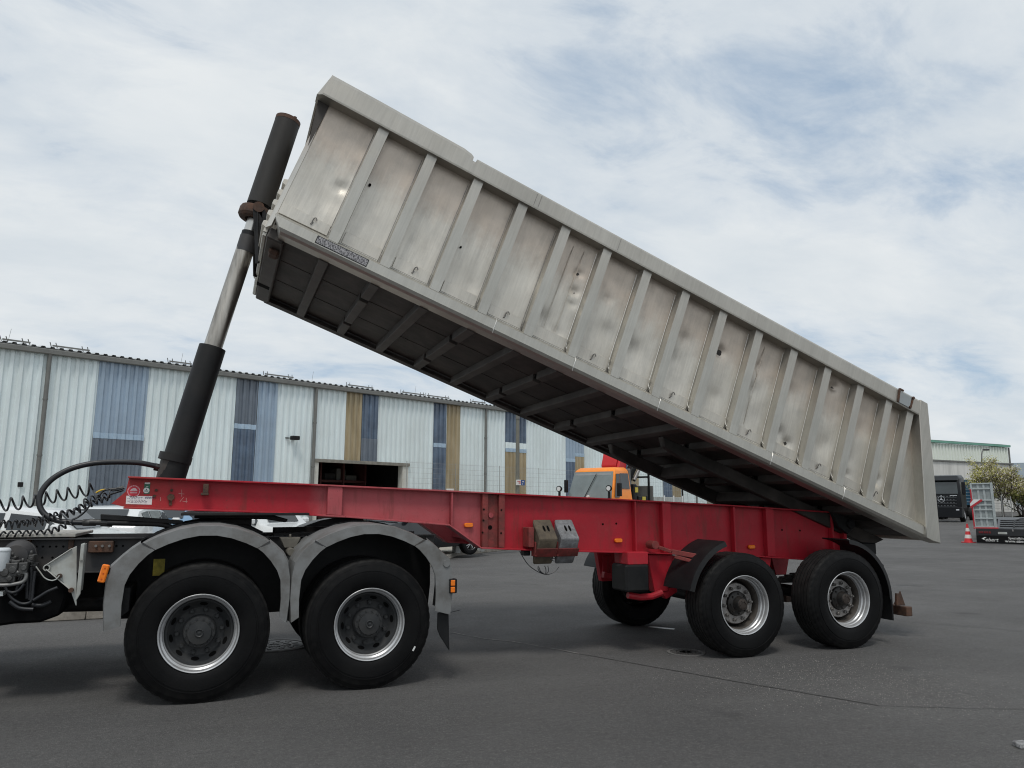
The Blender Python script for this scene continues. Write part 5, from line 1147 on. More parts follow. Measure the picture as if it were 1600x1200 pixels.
MB().extr([Vector((p.x, 7.08, p.z)) for p in lb_], (0, 0.36, 0)).build('battery_housing', mat('sooty_black', (0.006, 0.006, 0.0065), 0.9, var=0.3, spec=0.08), tu, bevel=0.02)
a_, b_ = atY(-2, 931, 7.02), atY(6, 924, 7.02); MB().box((a_.x, 7.0, a_.z), (b_.x, 7.08, b_.z)).build('data_plate', WHITEP, tu)
k = MB(); k.box((-9, 8.4, 0.55), (-0.9, 9.1, 1.15)); k.box((-9, 7.45, 0.62), (-1.4, 8.38, 0.95)); k.build('far_tank', BLACKM, tu, bevel=0.03)
# deck plate above the frame at the left (pale edge) and dark ramps
P = [atY(x, y, 7.42) for x, y in ((-30, 840), (100, 838), (128, 834), (112, 831.5), (-30, 833))]
MB().box((-9, 7.42, 1.262), (atY(118, 838, 7.42).x, 8.4, 1.29)).build('deck_plate', mat('dusty_alloy_deck', (0.40, 0.385, 0.35), 0.65, 0.2, var=0.15, vscale=5), tu, bevel=0.004)
k = MB(); k.hexa([tuple(atY(157, 812, 7.35)), tuple(atY(286, 819.5, 7.35)), tuple(atY(286, 819.5, 7.62)), tuple(atY(160, 812, 7.62)), tuple(atY(157, 803, 7.35)), tuple(atY(286, 813, 7.35)), tuple(atY(286, 813, 7.62)), tuple(atY(160, 803, 7.62))]); k.build('coupling_ramp', BLACKM, tu, bevel=0.006)
ptube('tie_rod', ((168, 817), (210, 818), (245, 819), (262, 822), (272, 826)), 7.36, 0.022, BLACKM)
k = MB(); k.cyl(atY(158, 816, 7.4), atY(176, 817, 7.4), 0.035, n=10); k.cyl(atY(140, 815, 7.4), atY(158, 816, 7.4), 0.026, n=12); k.build('hose_coupling', VALV, tu)
# fifth wheel
k = MB(); k.prism([(-0.20, 1.415), (0.42, 1.405), (0.60, 1.375), (0.62, 1.405), (0.5, 1.44), (-0.2, 1.444)], 7.44, 8.36); k.box((-0.02, 7.55, 1.30), (0.30, 8.25, 1.41)); k.prism([(-0.15, 1.26), (0.45, 1.26), (0.25, 1.36), (0.05, 1.36)], 7.49, 7.6); k.prism([(-0.15, 1.26), (0.45, 1.26), (0.25, 1.36), (0.05, 1.36)], 8.2, 8.31); k.build('fifth_wheel', BLACKM, tu, bevel=0.008)
k = MB(); k.bar(atY(428, 828, 7.6), atY(540, 826, 7.9), 0.05, 0.05); k.bar(atY(428, 836, 7.5), atY(500, 834, 7.5), 0.04, 0.035); k.build('torque_rod', BLACKM, tu)
P = atY(453, 845, 7.2); k = MB(); k.prism([(P.x-0.09, P.z+0.03), (P.x+0.09, P.z+0.03), (P.x+0.05, P.z-0.06), (P.x-0.05, P.z-0.06)], 7.15, 7.3); k.cyl((P.x, 7.0, P.z-0.09), (P.x, 7.3, P.z-0.09), 0.035, n=14); k.cyl((P.x, 7.2, P.z+0.03), (P.x, 7.2, P.z+0.06), 0.012, n=8); k.build('guard_support', mat('grey_brown_support', (0.13, 0.12, 0.10), 0.7, var=0.3, vscale=10), tu, bevel=0.005)
for x in TX: MB().cyl((x+0.0, 7.32, 0.42), (x+0.0, 7.32, 0.98), 0.12, n=16).build('air_spring', BLACK, tu)
P = atY(247, 890, 7.27); MB().box((P.x-0.04, 7.262, P.z-0.05), (P.x+0.05, 7.27, P.z+0.09)).build('yellow_plate', mat('yellow_sticker', (0.55, 0.45, 0.06), 0.5, var=0.35, vscale=40), tu)
# grey mudguards: centre arch and two end pieces over each wheel
OUT = [(-.655, .06), (-.672, .25), (-.668, .42), (-.645, .54), (-.590, .618), (-.530, .674), (-.475, .715)]
MID = [(-.475, .708), (-.36, .767), (-.22, .818), (-.08, .843), (.08, .843), (.22, .818), (.36, .767), (.475, .708)]
INN = [(-.580, .10), (-.585, .25), (-.575, .40), (-.545, .48), (-.49, .56), (-.43, .625), (-.385, .660)]
INM = [(-.385, .660), (-.29, .705), (-.18, .745), (-.065, .768), (.065, .768), (.18, .745), (.29, .705), (.385, .660)]
def guard_strip(name, cx_, outer, inner, y0, lift, parent, ytop=7.28, far=False):
    vs_ = []; K = 6
    for (ox, oz), (ix, iz) in zip(outer, inner):
        o_ = Vector((ox, oz)); n_ = o_.normalized()
        a = o_ + n_*(0.014+lift); b = o_ + n_*(0.011+lift); c = o_; d = Vector((ix, iz))
        for q, y in ((a, ytop), (b, y0+0.085), (c, y0+0.008), (d, y0), (d, y0+0.02), (b-n_*0.02, y0+0.09)):
            vs_.append((cx_+q.x, (2*YC-y) if far else y, RB+q.y))
    n = len(outer)
    return MB().add(vs_, [(i*K+k, (i+1)*K+k, (i+1)*K+k+1, i*K+k+1) for i in range(n-1) for k in range(K-1)]).build(name, GUARD, parent, smooth=18)
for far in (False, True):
    for x in TX:
        g_ = empty('mudguard', (x, YC, RB), tu)
        gx = x + (0.02 if x == TX[0] else -0.02); kl = 1.05 if x == TX[0] else 0.972; kr = 0.972 if x == TX[0] else 1.10
        SC = lambda L, k: [(p_*(k if q_ < .6 else 1+(k-1)*.4), q_) for p_, q_ in L]
        guard_strip('arch', gx, MID, INM, 6.605, 0.0, g_, far=far)
        guard_strip('end_piece', gx, SC(OUT, kl), INN, 6.598, 0.006, g_, far=far)
        guard_strip('end_piece', gx, [(-a, b) for a, b in reversed(SC(OUT, kr))], [(-a, b) for a, b in reversed(INN)], 6.598, 0.006, g_, far=far)
        yi0, yi1 = (2*YC-7.30, 2*YC-7.28) if far else (7.28, 7.30)
        oo_ = OUT + MID[1:] + [(-a, b) for a, b in reversed(OUT)][1:]
        MB().prism([(x+p_*1.03, RB+q_*1.03) for p_, q_ in oo_] + [(x+p_*0.62, RB+q_*0.62+.02) for p_, q_ in reversed(oo_)], yi0, yi1).build('shade_wall', BLACK, g_)  # added black wall, stands in for the shade inside the wheel arch
        for sgn in (-1, 1):   # black joint clip between the pieces
            pa, pb = Vector((sgn*.475, .715)), Vector((sgn*.385, .660)); yy = 2*YC-6.606 if far else 6.606
            MB().bar((gx+pa.x, yy, RB+pa.y), (gx+pb.x, yy, RB+pb.y), 0.012, 0.012, up=(0, 1, 0)).build('joint', FRAME, g_)
MB().prism([(TX[1]+.60, .60), (TX[1]+.70, .62), (TX[1]+.715, .27), (TX[1]+.625, .40), (TX[1]+.60, .46)], 6.66, 6.675).build('mud_flap', BLACK, tu, bevel=0.003)
MB().prism([(TX[0]-.52, .90), (TX[0]-.58, .90), (TX[0]-.60, .66), (TX[0]-.52, .72)], 6.70, 7.2).build('mud_flap', BLACK, tu, bevel=0.003)
# side marker lamps on the guards
k = MB(); a_, b_ = atY(156, 909, 6.62), atY(167, 884, 6.62)
q = atY(162, 896, 6.60); d = (atY(165, 884, 6.60)-atY(157, 909, 6.60)); d.y = 0; dl_ = d.length; d.normalize(); s = Vector((d.z, 0, -d.x))
MB().obox(q, s*0.026, (0, 0.02, 0), d*0.068).build('marker_lamp', ORANGE, tu, bevel=0.008)
k = MB()
for t_ in (-0.042, 0.0, 0.04): k.cyl(q+d*t_+Vector((0, -0.019, 0)), q+d*t_+Vector((0, -0.022, 0)), 0.007, n=8)
k.build('lamp_screws', mat('dark_orange', (0.5, 0.08, 0.005), 0.3), tu)
q2 = atY(171, 892, 6.63); MB().cyl((q2.x, 6.64, q2.z), (q2.x, 6.61, q2.z), 0.024, n=16).build('lamp_grommet', BLACK, tu)
p = atY(706, 915, 6.62); k = MB(); k.box((p.x-0.030, 6.575, p.z-0.062), (p.x+0.036, 6.65, p.z+0.062)); k.build('lamp_housing', BLACK, tu, bevel=0.006)
for z in (-0.03, 0.028): MB().box((p.x-0.024, 6.562, p.z+z-0.024), (p.x+0.014, 6.58, p.z+z+0.024)).build('marker_lamp', ORANGE, tu, bevel=0.004)
p = atY(696, 880, 6.63); MB().cyl((p.x, 6.612, p.z), (p.x, 6.592, p.z), 0.030, n=20).build('round_cap', GUARD, tu)
MB().bar((TX[1]+.71, 6.65, .60), (TX[1]+.80, 6.63, .62), 0.006, 0.006).build('lamp_wire', HOSE, tu)
# tyre balance tag
MB().obox((TX[1]+0.388, YO-0.003, RB-0.215), (0.010, 0, 0.018), (0.006, 0, -0.0035), (0, 0.002, 0)).build('white_tyre_mark', WHITEP, tu)

# ------------------------------------------------------------------ hoses between tractor and trailer
def hose_thing(name, label, cat, P): return thing(name, label, cat, P)
oil = [(249, 730), (238, 727), (215, 723), (180, 722), (145, 724), (112, 732), (85, 746), (68, 763), (61, 781), (66, 799), (82, 811), (108, 816), (140, 816.5)]
P = spline([atY(x, y, 7.75 - 0.3*i/len(oil)) for i, (x, y) in enumerate(oil)], 8)
oh = hose_thing('oil_hose', 'thick black oil hose looping from the ram foot down to the tractor', 'hose', P[-1])
MB().tube(P[6:], 0.0245, 14).build('hose', HOSE, oh, smooth=60); MB().tube(P[:7], 0.020, 12).build('end_fitting', VALV, oh, smooth=60); MB().cyl(P[-4], P[-1]+(P[-1]-P[-4]).normalized()*0.05, 0.03, n=12).build('end_fitting', VALV, oh)
def coil(name, label, pix, Y, r_, pitch, wire, tail=None, jit=0.0, seed=1, m_=HOSE):
    path = spline([atY(q[0], q[1], q[2] if len(q) > 2 else Y) for q in pix], 24); rnd = random.Random(seed)
    o = hose_thing(name, label, 'coiled hose', path[0]); L = 0; out = []; ph = 0
    a = Vector((0, 0, 1)); segs = []
    for i in range(len(path)-1):
        p, q = path[i], path[i+1]; l = (q-p).length; n = max(1, int(l/pitch*18)); d = (q-p).normalized(); s = d.cross(Vector((0, 0, 1))).normalized(); u = s.cross(d)
        for k in range(n):
            t_ = k/n; c = p.lerp(q, t_); ang = 2*math.pi*(L+l*t_)/pitch
            rr = r_*(1+jit*mnoise.noise(c*9)); off = Vector((mnoise.noise(c*7+Vector((5, 0, 0))), mnoise.noise(c*7), mnoise.noise(c*7+Vector((0, 9, 0)))))*r_*jit
            out.append(c + off + (s*math.cos(ang) + u*math.sin(ang))*rr + d*0.0)
        L += l
    MB().tube(out, wire, 6).build('coil', m_, o, smooth=60)
    if tail: MB().tube(spline([out[-1]] + [atY(x, y, Y) for x, y in tail], 6), wire*1.1, 6).build('tail', m_, o, smooth=60)
coil('coiled_hose', 'widely stretched black coil hanging highest, left of the red nose', ((-25, 793, 7.5), (20, 787, 7.55), (80, 777, 7.65), (148, 763, 7.75)), 7.65, 0.052, 0.086, 0.0088, ((152, 778), (160, 768), (172, 764), (195, 763)), 0.15, 1)
coil('coiled_hose', 'tangled middle black coil rising to the trailer nose', ((-20, 818), (20, 818), (60, 812), (92, 803), (105, 800), (125, 795), (150, 783), (172, 776)), 7.5, 0.026, 0.046, 0.0078, ((180, 770), (193, 766)), 0.9, 2)
coil('coiled_hose', 'second tangled black coil crossing the middle one', ((-20, 822), (20, 820), (60, 816), (95, 806), (118, 796), (135, 786), (158, 778), (174, 772)), 7.58, 0.025, 0.050, 0.0068, ((184, 766), (194, 763)), 0.9, 7)
coil('coiled_hose', 'lowest black coil sagging along the tractor deck', ((-20, 833), (20, 834), (60, 832), (88, 827), (104, 820), (114, 815)), 7.42, 0.022, 0.052, 0.0078, ((122, 808), (132, 800), (140, 790)), 0.5, 3)
P = spline([atY(x, y, 7.7) for x, y in ((150, 770), (158, 766), (168, 765), (180, 765), (193, 761))], 6); yh_ = hose_thing('air_line', 'short yellow air line plugged into the trailer nose', 'hose', P[0]); MB().tube(P[:17], 0.008, 8).build('hose', YELLOW, yh_); MB().tube(P[16:], 0.016, 8).build('coupling', VALV, yh_)
# ------------------------------------------------------------------ parked cars
def carpaint(n, c, r_=0.25): return mat(n, c, r_, 0.0, var=0.04, coat=0.6, spec=0.5)
def car(label, P, rz, col, L=4.3, W=1.78, H=1.46, style='hatch', group='cars parked behind the kerb'):
    t = thing('parked_car', label, 'car', P, rz, group); hw = W/2
    if style == 'van': st_ = [(-L/2, .45, .95, 1.05, .90), (-L/2+.06, .30, 1.05, H-.1, .86), (-L/2+.3, .26, 1.05, H, .84), (0, .24, 1.05, H, .84), (L/2-1.75, .24, 1.05, H-.03, .82), (L/2-1.0, .24, 1.04, 1.18, .78), (L/2-.3, .26, .92, .96, .76), (L/2-.05, .32, .75, .78, .70), (L/2, .42, .65, .66, .62)]
    else: st_ = [(-L/2, .45, .85, .90, .80), (-L/2+.08, .30, .93, 1.0, .80), (-L/2+.55, .26, .94, H-.06, .72), (-L/2+1.2, .24, .93, H, .70), (0.1, .22, .91, H, .70), (0.75, .22, .90, H-.08, .68), (L/2-1.12, .22, .90, .95, .74), (L/2-.45, .24, .80, .84, .72), (L/2-.08, .32, .66, .70, .66), (L/2, .42, .58, .60, .60)]
    mb = MB(); K = 9; vs_ = []
    for x, zl, zb, zr, rw in st_:
        e = 0.94 if abs(x) > L/2-.15 else 1.0; rf = rw*hw/0.9
        half = [(hw*.90*e, zl), (hw*e, zl+.14), (hw*e*1.0, (zl+zb)/2), (hw*.97*e, zb), (min(rf, hw*.97*e) if zr > zb+.1 else hw*.93*e, zr-.05 if zr > zb+.1 else zr), ((rf-.12)*e, zr), (0, zr+.015)]
        sec = half + [(-y, z) for y, z in reversed(half[:-1])]; K = len(sec)
        vs_ += [(x, y, z) for y, z in sec]
    n = len(st_)
    mb.add(vs_, [(i*K+k, (i+1)*K+k, (i+1)*K+(k+1) % K, i*K+(k+1) % K) for i in range(n-1) for k in range(K)] + [tuple(range(K)), tuple(range(n*K-1, (n-1)*K-1, -1))])
    body_ = mb.build('body', col, t, smooth=40, local=True)
    V = vs_
    def lerp3(a, b, u_): return Vector(a).lerp(Vector(b), u_)
    def glass(i0, i1, k0, k1, u0, u1, w0, w1, nm):
        a, b, c, d = V[i0*K+k0], V[i1*K+k0], V[i1*K+k1], V[i0*K+k1]
        f = lambda u_, w_: (lerp3(a, b, u_)).lerp(lerp3(d, c, u_), w_)
        q = [f(u0, w0), f(u1, w0), f(u1, w1), f(u0, w1)]; nn = (q[1]-q[0]).cross(q[3]-q[0]).normalized(); cen = sum(q, Vector())/4
        if nn.dot(cen - Vector((0, 0, .8))) < 0: nn = -nn
        MB().extr([p+nn*0.004 for p in q], nn*0.006).build(nm, GLASS, t, smooth=0, local=True)
    if style == 'van': rows = [(1, 2, .1, 1), (2, 3, .05, .95), (3, 4, .05, .95), (4, 5, .05, .55)]; ws, rw_ = (4, 5), (0, 1)
    else: rows = [(2, 3, .15, .93), (3, 4, .05, .95), (4, 5, .05, .95), (5, 6, .03, .55)]; ws, rw_ = (5, 6), (1, 2)
    for i0, i1, u0, u1 in rows:
        glass(i0, i1, 3, 4, u0, u1, .08, .86 if u1 > .6 else .7, 'window'); glass(i0, i1, K-4, K-5, u0, u1, .08, .86 if u1 > .6 else .7, 'window')
    for (i0, i1), nm, u0, u1 in ((ws, 'windscreen', .08, .9), (rw_, 'rear_window', .15, .92)):
        a, b, c, d = V[i0*K+5], V[i0*K+K-6], V[i1*K+K-6], V[i1*K+5]
        f = lambda u_, w_: lerp3(a, b, u_).lerp(lerp3(d, c, u_), w_)
        q = [f(.06, u0), f(.94, u0), f(.94, u1), f(.06, u1)]; nn = (q[1]-q[0]).cross(q[3]-q[0]).normalized()
        if nn.z < 0: nn = -nn
        MB().extr([p+nn*0.02 for p in q], nn*0.008).build(nm, GLASS, t, smooth=0, local=True)
    for s in (-1, 1):
        MB().box((L/2-.12, s*hw*.55-.16, .60), (L/2-.02, s*hw*.55+.16, .73)).build('headlight', mat('lamp_glass', (0.6, 0.62, 0.65), 0.1, spec=0.8), t, bevel=0.03, local=True)
        MB().box((-L/2-.005, s*hw*.80-.07, .62), (-L/2+.05, s*hw*.80+.07, .80)).build('tail_light', mat('tail_red', (0.35, 0.01, 0.01), 0.2), t, bevel=0.02, local=True)
        MB().box((L/2-1.35, s*(hw+.08)-.09, .95), (L/2-1.2, s*(hw+.08)+.09, 1.08)).build('mirror', col, t, bevel=0.03, local=True)
        for x in (-L/2+.78, L/2-.85):
            MB().lathe([(0.19, 0.0), (0.22, -.01), (0.29, -.005), (0.315, .02), (0.32, .06), (0.32, .17), (0.2, .19)], (0, 0, 0), 40).build('tyre', RUBBER, t, local=True).matrix_basis = Matrix.Translation((x, s*(hw+.005), .32)) @ (FLIP if s > 0 else Matrix.Identity(4))
            rm = MB(); rm.lathe([(0.205, -.008), (0.2, .0), (0.19, .04)], (0, 0, 0), 32)
            for q in range(5):
                a_ = 2*math.pi*q/5; c = Vector((math.cos(a_), 0, math.sin(a_)))
                for dd in (-.09, .09):
                    c2 = Vector((math.cos(a_+dd*2.4), 0, math.sin(a_+dd*2.4))); rm.bar(c*0.03+Vector((0, .005, 0)), c2*0.2+Vector((0, .01, 0)), 0.02, 0.022)
            rm.cyl((0, -.004, 0), (0, .03, 0), 0.05, n=12); rm.build('rim', RIM, t, local=True).matrix_basis = Matrix.Translation((x, s*(hw+.005), .32)) @ (FLIP if s > 0 else Matrix.Identity(4))
            MB().cyl((x, s*(hw+.004), .32), (x, s*(hw-.06), .32), 0.335, n=32).build('wheel_arch', MATS['hole_black'], t, local=True)
    return t
def gp(px, D, z=0.105):
    p = FWD*D + RGT*((px-800)/F_PX*D*math.cos(TH)); p.z = z; return p
def hd(v): return math.atan2(v.y, v.x)
WHC, BLC, BKC, SVC = carpaint('white_car_paint', (0.70, 0.72, 0.72)), carpaint('light_blue_car_paint', (0.20, 0.33, 0.48)), carpaint('black_car_paint', (0.010, 0.011, 0.014), 0.18), carpaint('silver_car_paint', (0.42, 0.44, 0.45))
car('white parked car standing side on at the far left behind the coiled hoses', gp(42, 13.4), hd(RGT*0.99 + FWD*0.12), WHC, L=4.5, H=1.36)
car('white parked car with dark rear window just left of the light blue car', gp(196, 17.5), hd(FWD*0.97 - RGT*0.2), WHC, L=4.1, H=1.36)
car('light blue parked car with its roof showing above the grey mudguard', gp(280, 20.5), hd(FWD*0.97 - RGT*0.2), BLC, L=4.3, H=1.38)
car('white parked car seen through the gap right of the coupling plate', gp(398, 19), hd(RGT*0.9 - FWD*0.4), WHC, L=4.2, H=1.36)
car('dark grey parked car in the row at the far left', gp(-120, 15.0), hd(-FWD*0.9 + RGT*0.2), SVC, L=4.3, H=1.36)
car('black parked car with bright spoked wheel beside the white gate post', gp(648, 21.8), hd(Vector((-0.90, -0.44, 0))), BKC, L=4.4, H=1.46)

# ------------------------------------------------------------------ orange utility truck with a red crane
D_ = FWD*29.2 + RGT*((922-800)/F_PX*29.2); dirF = D_.normalized(); latL = Vector((-dirF.y, dirF.x, 0))
hv_ = (-dirF*math.cos(R(33)) + latL*math.sin(R(33)))
ot = thing('utility_truck', 'orange utility truck with a red loading crane behind the red chassis beam', 'truck', (D_.x, D_.y, 0), hd(hv_))
ORP = mat('orange_truck_paint', (0.95, 0.27, 0.012), 0.35, var=0.06, dirt=(0.55, 0.2, 0.05), dscale=4, damt=0.3); CGL = mat('grey_cab_glass', (0.16, 0.19, 0.19), 0.06, var=0.3, vscale=1.2, spec=0.8, dirt=(0.17, 0.2, 0.19), dscale=1.6, damt=0.5); CRED = mat('crane_red', (0.52, 0.015, 0.02), 0.35, var=0.08)
def oo(name, mb, m_, **k): return mb.build(name, m_, ot, local=True, **k)
cabv = [(0.10, -1.10, 1.25), (0.10, 1.02, 1.25), (-1.42, 1.05, 1.25), (-1.42, -1.05, 1.25), (0.02, -1.09, 1.75), (0.02, 1.0, 1.75), (-1.42, 1.04, 1.75), (-1.42, -1.04, 1.75), (-0.38, -0.98, 2.84), (-0.38, 0.86, 2.84), (-1.36, 0.90, 2.86), (-1.36, -0.90, 2.86), (-0.55, -0.86, 2.97), (-0.55, 0.74, 2.97), (-1.3, 0.78, 2.99), (-1.3, -0.78, 2.99)]
oo('cab', MB().add(cabv, [(3,2,1,0), (0,1,5,4), (1,2,6,5), (2,3,7,6), (3,0,4,7), (4,5,9,8), (5,6,10,9), (6,7,11,10), (7,4,8,11), (8,9,13,12), (9,10,14,13), (10,11,15,14), (11,8,12,15), (12,13,14,15)]), ORP, bevel=0.035)
def quadl(a, b, c, d, u0, u1, w0, w1, off, name, m_, th=0.012):
    a, b, c, d = map(Vector, (a, b, c, d)); f = lambda u_, w_: a.lerp(b, u_).lerp(d.lerp(c, u_), w_)
    q = [f(u0, w0), f(u1, w0), f(u1, w1), f(u0, w1)]; nn = (q[1]-q[0]).cross(q[3]-q[0]).normalized()
    if nn.dot(sum(q, Vector())/4 - Vector((-0.7, 0, 2))) < 0: nn = -nn
    oo(name, MB().extr([p+nn*off for p in q], nn*th), m_); return q, nn
cv = cabv
quadl(cv[4], cv[5], cv[9], cv[8], .02, .98, .0, .96, 0.008, 'windscreen', CGL)
wq, wn_ = quadl(cv[4], cv[5], cv[9], cv[8], .06, .94, .83, .91, 0.0205, 'sun_strip', mat('pale_sun_strip', (0.26, 0.27, 0.27), 0.5), 0.004)
k = MB(); rr_ = random.Random(8); u_ = .12
while u_ < .86:
    w_ = rr_.uniform(.02, .05); a = wq[0].lerp(wq[1], u_)+(wq[3]-wq[0])*.5; k.obox(a+wn_*0.0055, (wq[1]-wq[0])*w_/2, (wq[3]-wq[0])*.28, wn_*0.002); u_ += w_ + rr_.uniform(.01, .03)
oo('printed_text', k, FRAME, smooth=0)
quadl(cv[5], cv[6], cv[10], cv[9], .36, .90, .36, .90, 0.014, 'side_window', GLASS); quadl(cv[5], cv[6], cv[10], cv[9], .10, .33, .05, .88, 0.014, 'quarter_window', GLASS)
quadl(cv[4], cv[7], cv[11], cv[8], .12, .93, .06, .90, 0.010, 'side_window', GLASS)
quadl(cv[1], cv[2], cv[6], cv[5], .28, .97, .02, .98, 0.012, 'door_panel', ORP)
oo('wiper', MB().bar((0.06, -.25, 1.80), (-.26, .12, 2.72), 0.03, 0.02), BLACK); 
oo('lamp', MB().cyl((0.16, .02, 1.84), (0.24, .02, 1.84), 0.05, n=16), WHITEP)
for y in (-1.28, 1.0):
    k = MB(); k.bar((0.25, y, 1.3), (0.25, y, 2.02), 0.07, 0.07); oo('lamp_stalk', k, BLACK)
    oo('work_lamp', MB().lathe([(0.0005, -.10), (0.08, -.09), (0.115, -.02), (0.12, .05), (0.11, .055)], (0, 0, 0), 24, 'Z'), BLACK).matrix_basis = Matrix.Translation((0.25, y, 2.14)) @ Matrix.Rotation(R(90), 4, 'Y')
    oo('lamp_lens', MB().cyl((0.29, y, 2.14), (0.312, y, 2.14), 0.085, n=20), WHITEP)
oo('mirror', MB().box((-.15, -1.28, 2.0), (-.05, -1.12, 2.5)), BLACK, bevel=0.02); oo('mirror', MB().box((-.2, 1.12, 1.85), (-.08, 1.3, 2.35)), BLACK, bevel=0.02)
oo('exhaust_stack', MB().bar((-1.60, .78, 1.2), (-1.52, .80, 2.95), 0.16, 0.16), ZINCG, bevel=0.03); oo('air_intake', MB().box((-1.95, .35, 1.3), (-1.70, .95, 2.35)), BLACK, bevel=0.04)
k = MB(); k.prism([(-1.62, 2.75), (-1.50, 3.10), (-1.72, 3.72), (-2.3, 3.62), (-2.25, 3.05), (-2.05, 2.7), (-2.0, 3.1), (-1.8, 3.2), (-1.75, 2.8)], -.45, .25); oo('crane_column', k, CRED, bevel=0.03)
oo('crane_plate', MB().prism([(-1.46, 3.0), (-1.7, 3.66), (-2.2, 3.66), (-2.0, 2.95)], .30, .42), CRED, bevel=0.02)
oo('crane_arm', MB().bar((-1.9, .5, 2.5), (-3.4, .55, 4.3), 0.28, 0.3), BLACK, bevel=0.03); oo('crane_cylinder', MB().cyl((-2.0, .78, 2.5), (-3.1, .8, 3.7), 0.07, n=14), STEEL); oo('crane_mount', MB().box((-2.2, -.5, 1.2), (-1.75, .35, 2.9)), BLACK, bevel=0.03)
k = MB(); k.bar((-2.9, .95, 1.2), (-2.9, .95, 2.95), 0.07, 0.07); k.bar((-2.9, -.9, 1.2), (-2.9, -.9, 2.7), 0.07, 0.07); k.bar((-2.9, -.9, 2.66), (-2.9, .95, 2.66), 0.07, 0.07); oo('rear_hoop', k, BLACK)
oo('beacon', MB().cyl((-2.9, .95, 2.95), (-2.9, .95, 3.12), 0.09, 0.06, 16), RUST)
oo('tool_box', MB().box((-2.75, -.9, 1.3), (-2.0, 1.0, 1.88)), BLACK, bevel=0.03); oo('yellow_plate', MB().box((-1.95, .96, 2.02), (-1.75, .99, 2.22)), MATS['yellow_sticker']); oo('yellow_plate', MB().box((-2.5, 1.0, 1.72), (-2.25, 1.02, 1.86)), MATS['yellow_sticker'])
oo('bed', MB().box((-5.6, -1.1, 1.15), (-3.0, 1.1, 1.3)), ZINCG, bevel=0.02)
for y0, y1 in ((-1.1, -1.05), (1.05, 1.1)): oo('dropside', MB().box((-5.6, y0, 1.3), (-3.05, y1, 1.86)), LGREY, bevel=0.01)
for x in (-5.58, -4.75, -3.9): oo('dropside_post', MB().box((x-.04, 1.1, 1.25), (x+.04, 1.13, 1.92)), WHITEP, bevel=0.008)
oo('headboard_frame', MB().box((-3.0, -1.1, 1.3), (-2.95, 1.1, 2.3)), ZINCG, bevel=0.01); oo('corner_stake', MB().bar((-5.65, 1.08, 1.2), (-5.65, 1.08, 2.25), 0.06, 0.06), BLACK)
oo('chassis', MB().box((-5.6, -.45, .8), (0.3, .45, 1.1)), BLACKM); oo('bonnet', MB().box((0.0, -.75, .9), (0.75, .75, 1.5)), ORP, bevel=0.06); oo('bumper', MB().box((0.7, -1.1, .6), (0.95, 1.1, .9)), BLACK, bevel=0.04)
for x in (-.35, -3.9):
    for s in (-1, 1):
        oo('wheel', MB().lathe([(0.0005, .02), (0.25, .02), (0.27, -.01), (0.3, -.02), (0.5, -.01), (0.58, .05), (0.58, .3), (0.3, .34)], (0, 0, 0), 40), RUBBER).matrix_basis = Matrix.Translation((x, s*1.08, .58)) @ (FLIP if s > 0 else Matrix.Identity(4))
    oo('axle', MB().cyl((x, -.9, .58), (x, .9, .58), 0.1, n=12), BLACKM)

# ------------------------------------------------------------------ black truck and blue lorry at the right
TP = at_ground(1473, 55); dirF = Vector((TP.x, TP.y, 0)).normalized(); latL = Vector((-dirF.y, dirF.x, 0)); hv_ = -dirF*math.cos(R(10)) + latL*math.sin(R(10))
bt = thing('heavy_truck', 'black cab over truck with dark grille facing the yard, its chassis bare', 'truck', TP, hd(hv_))
BKT = mat('black_truck_paint', (0.006, 0.007, 0.009), 0.35, var=0.1, spec=0.3)
def bo(name, mb, m_, **k): return mb.build(name, m_, bt, local=True, **k)
bo('cab', MB().add([(0.0, -1.24, .95), (0.0, 1.24, .95), (-2.2, 1.24, .95), (-2.2, -1.24, .95), (0.02, -1.24, 1.95), (0.02, 1.24, 1.95), (-2.2, 1.24, 1.95), (-2.2, -1.24, 1.95), (-.20, -1.16, 3.05), (-.20, 1.16, 3.05), (-2.2, 1.18, 3.2), (-2.2, -1.18, 3.2), (-.5, -1.05, 3.32), (-.5, 1.05, 3.32), (-2.1, 1.05, 3.42), (-2.1, -1.05, 3.42)], [(3,2,1,0), (0,1,5,4), (1,2,6,5), (2,3,7,6), (3,0,4,7), (4,5,9,8), (5,6,10,9), (6,7,11,10), (7,4,8,11), (8,9,13,12), (9,10,14,13), (10,11,15,14), (11,8,12,15), (12,13,14,15)]), BKT, bevel=0.05)
bo('windscreen', MB().extr([(0.045, -1.08, 2.0), (0.045, 1.08, 2.0), (-.15, 1.02, 2.88), (-.15, -1.02, 2.88)], (0.015, 0, 0.003)), mat('truck_glass', (0.035, 0.045, 0.048), 0.06, spec=0.8, var=0.4, vscale=0.8), bevel=0.004)
bo('sun_visor', MB().extr([(0.10, -1.15, 2.95), (0.10, 1.15, 2.95), (-.25, 1.12, 3.18), (-.25, -1.12, 3.18)], (0.02, 0, 0.03)), BKT, bevel=0.01)
bo('side_window', MB().extr([(-.35, 1.225, 2.0), (-1.25, 1.245, 2.0), (-1.25, 1.21, 2.85), (-.45, 1.18, 2.85)], (0, 0.02, 0)), mat('truck_side_glass', (0.16, 0.17, 0.165), 0.08, spec=0.8, var=0.5, vscale=1.0), smooth=0)
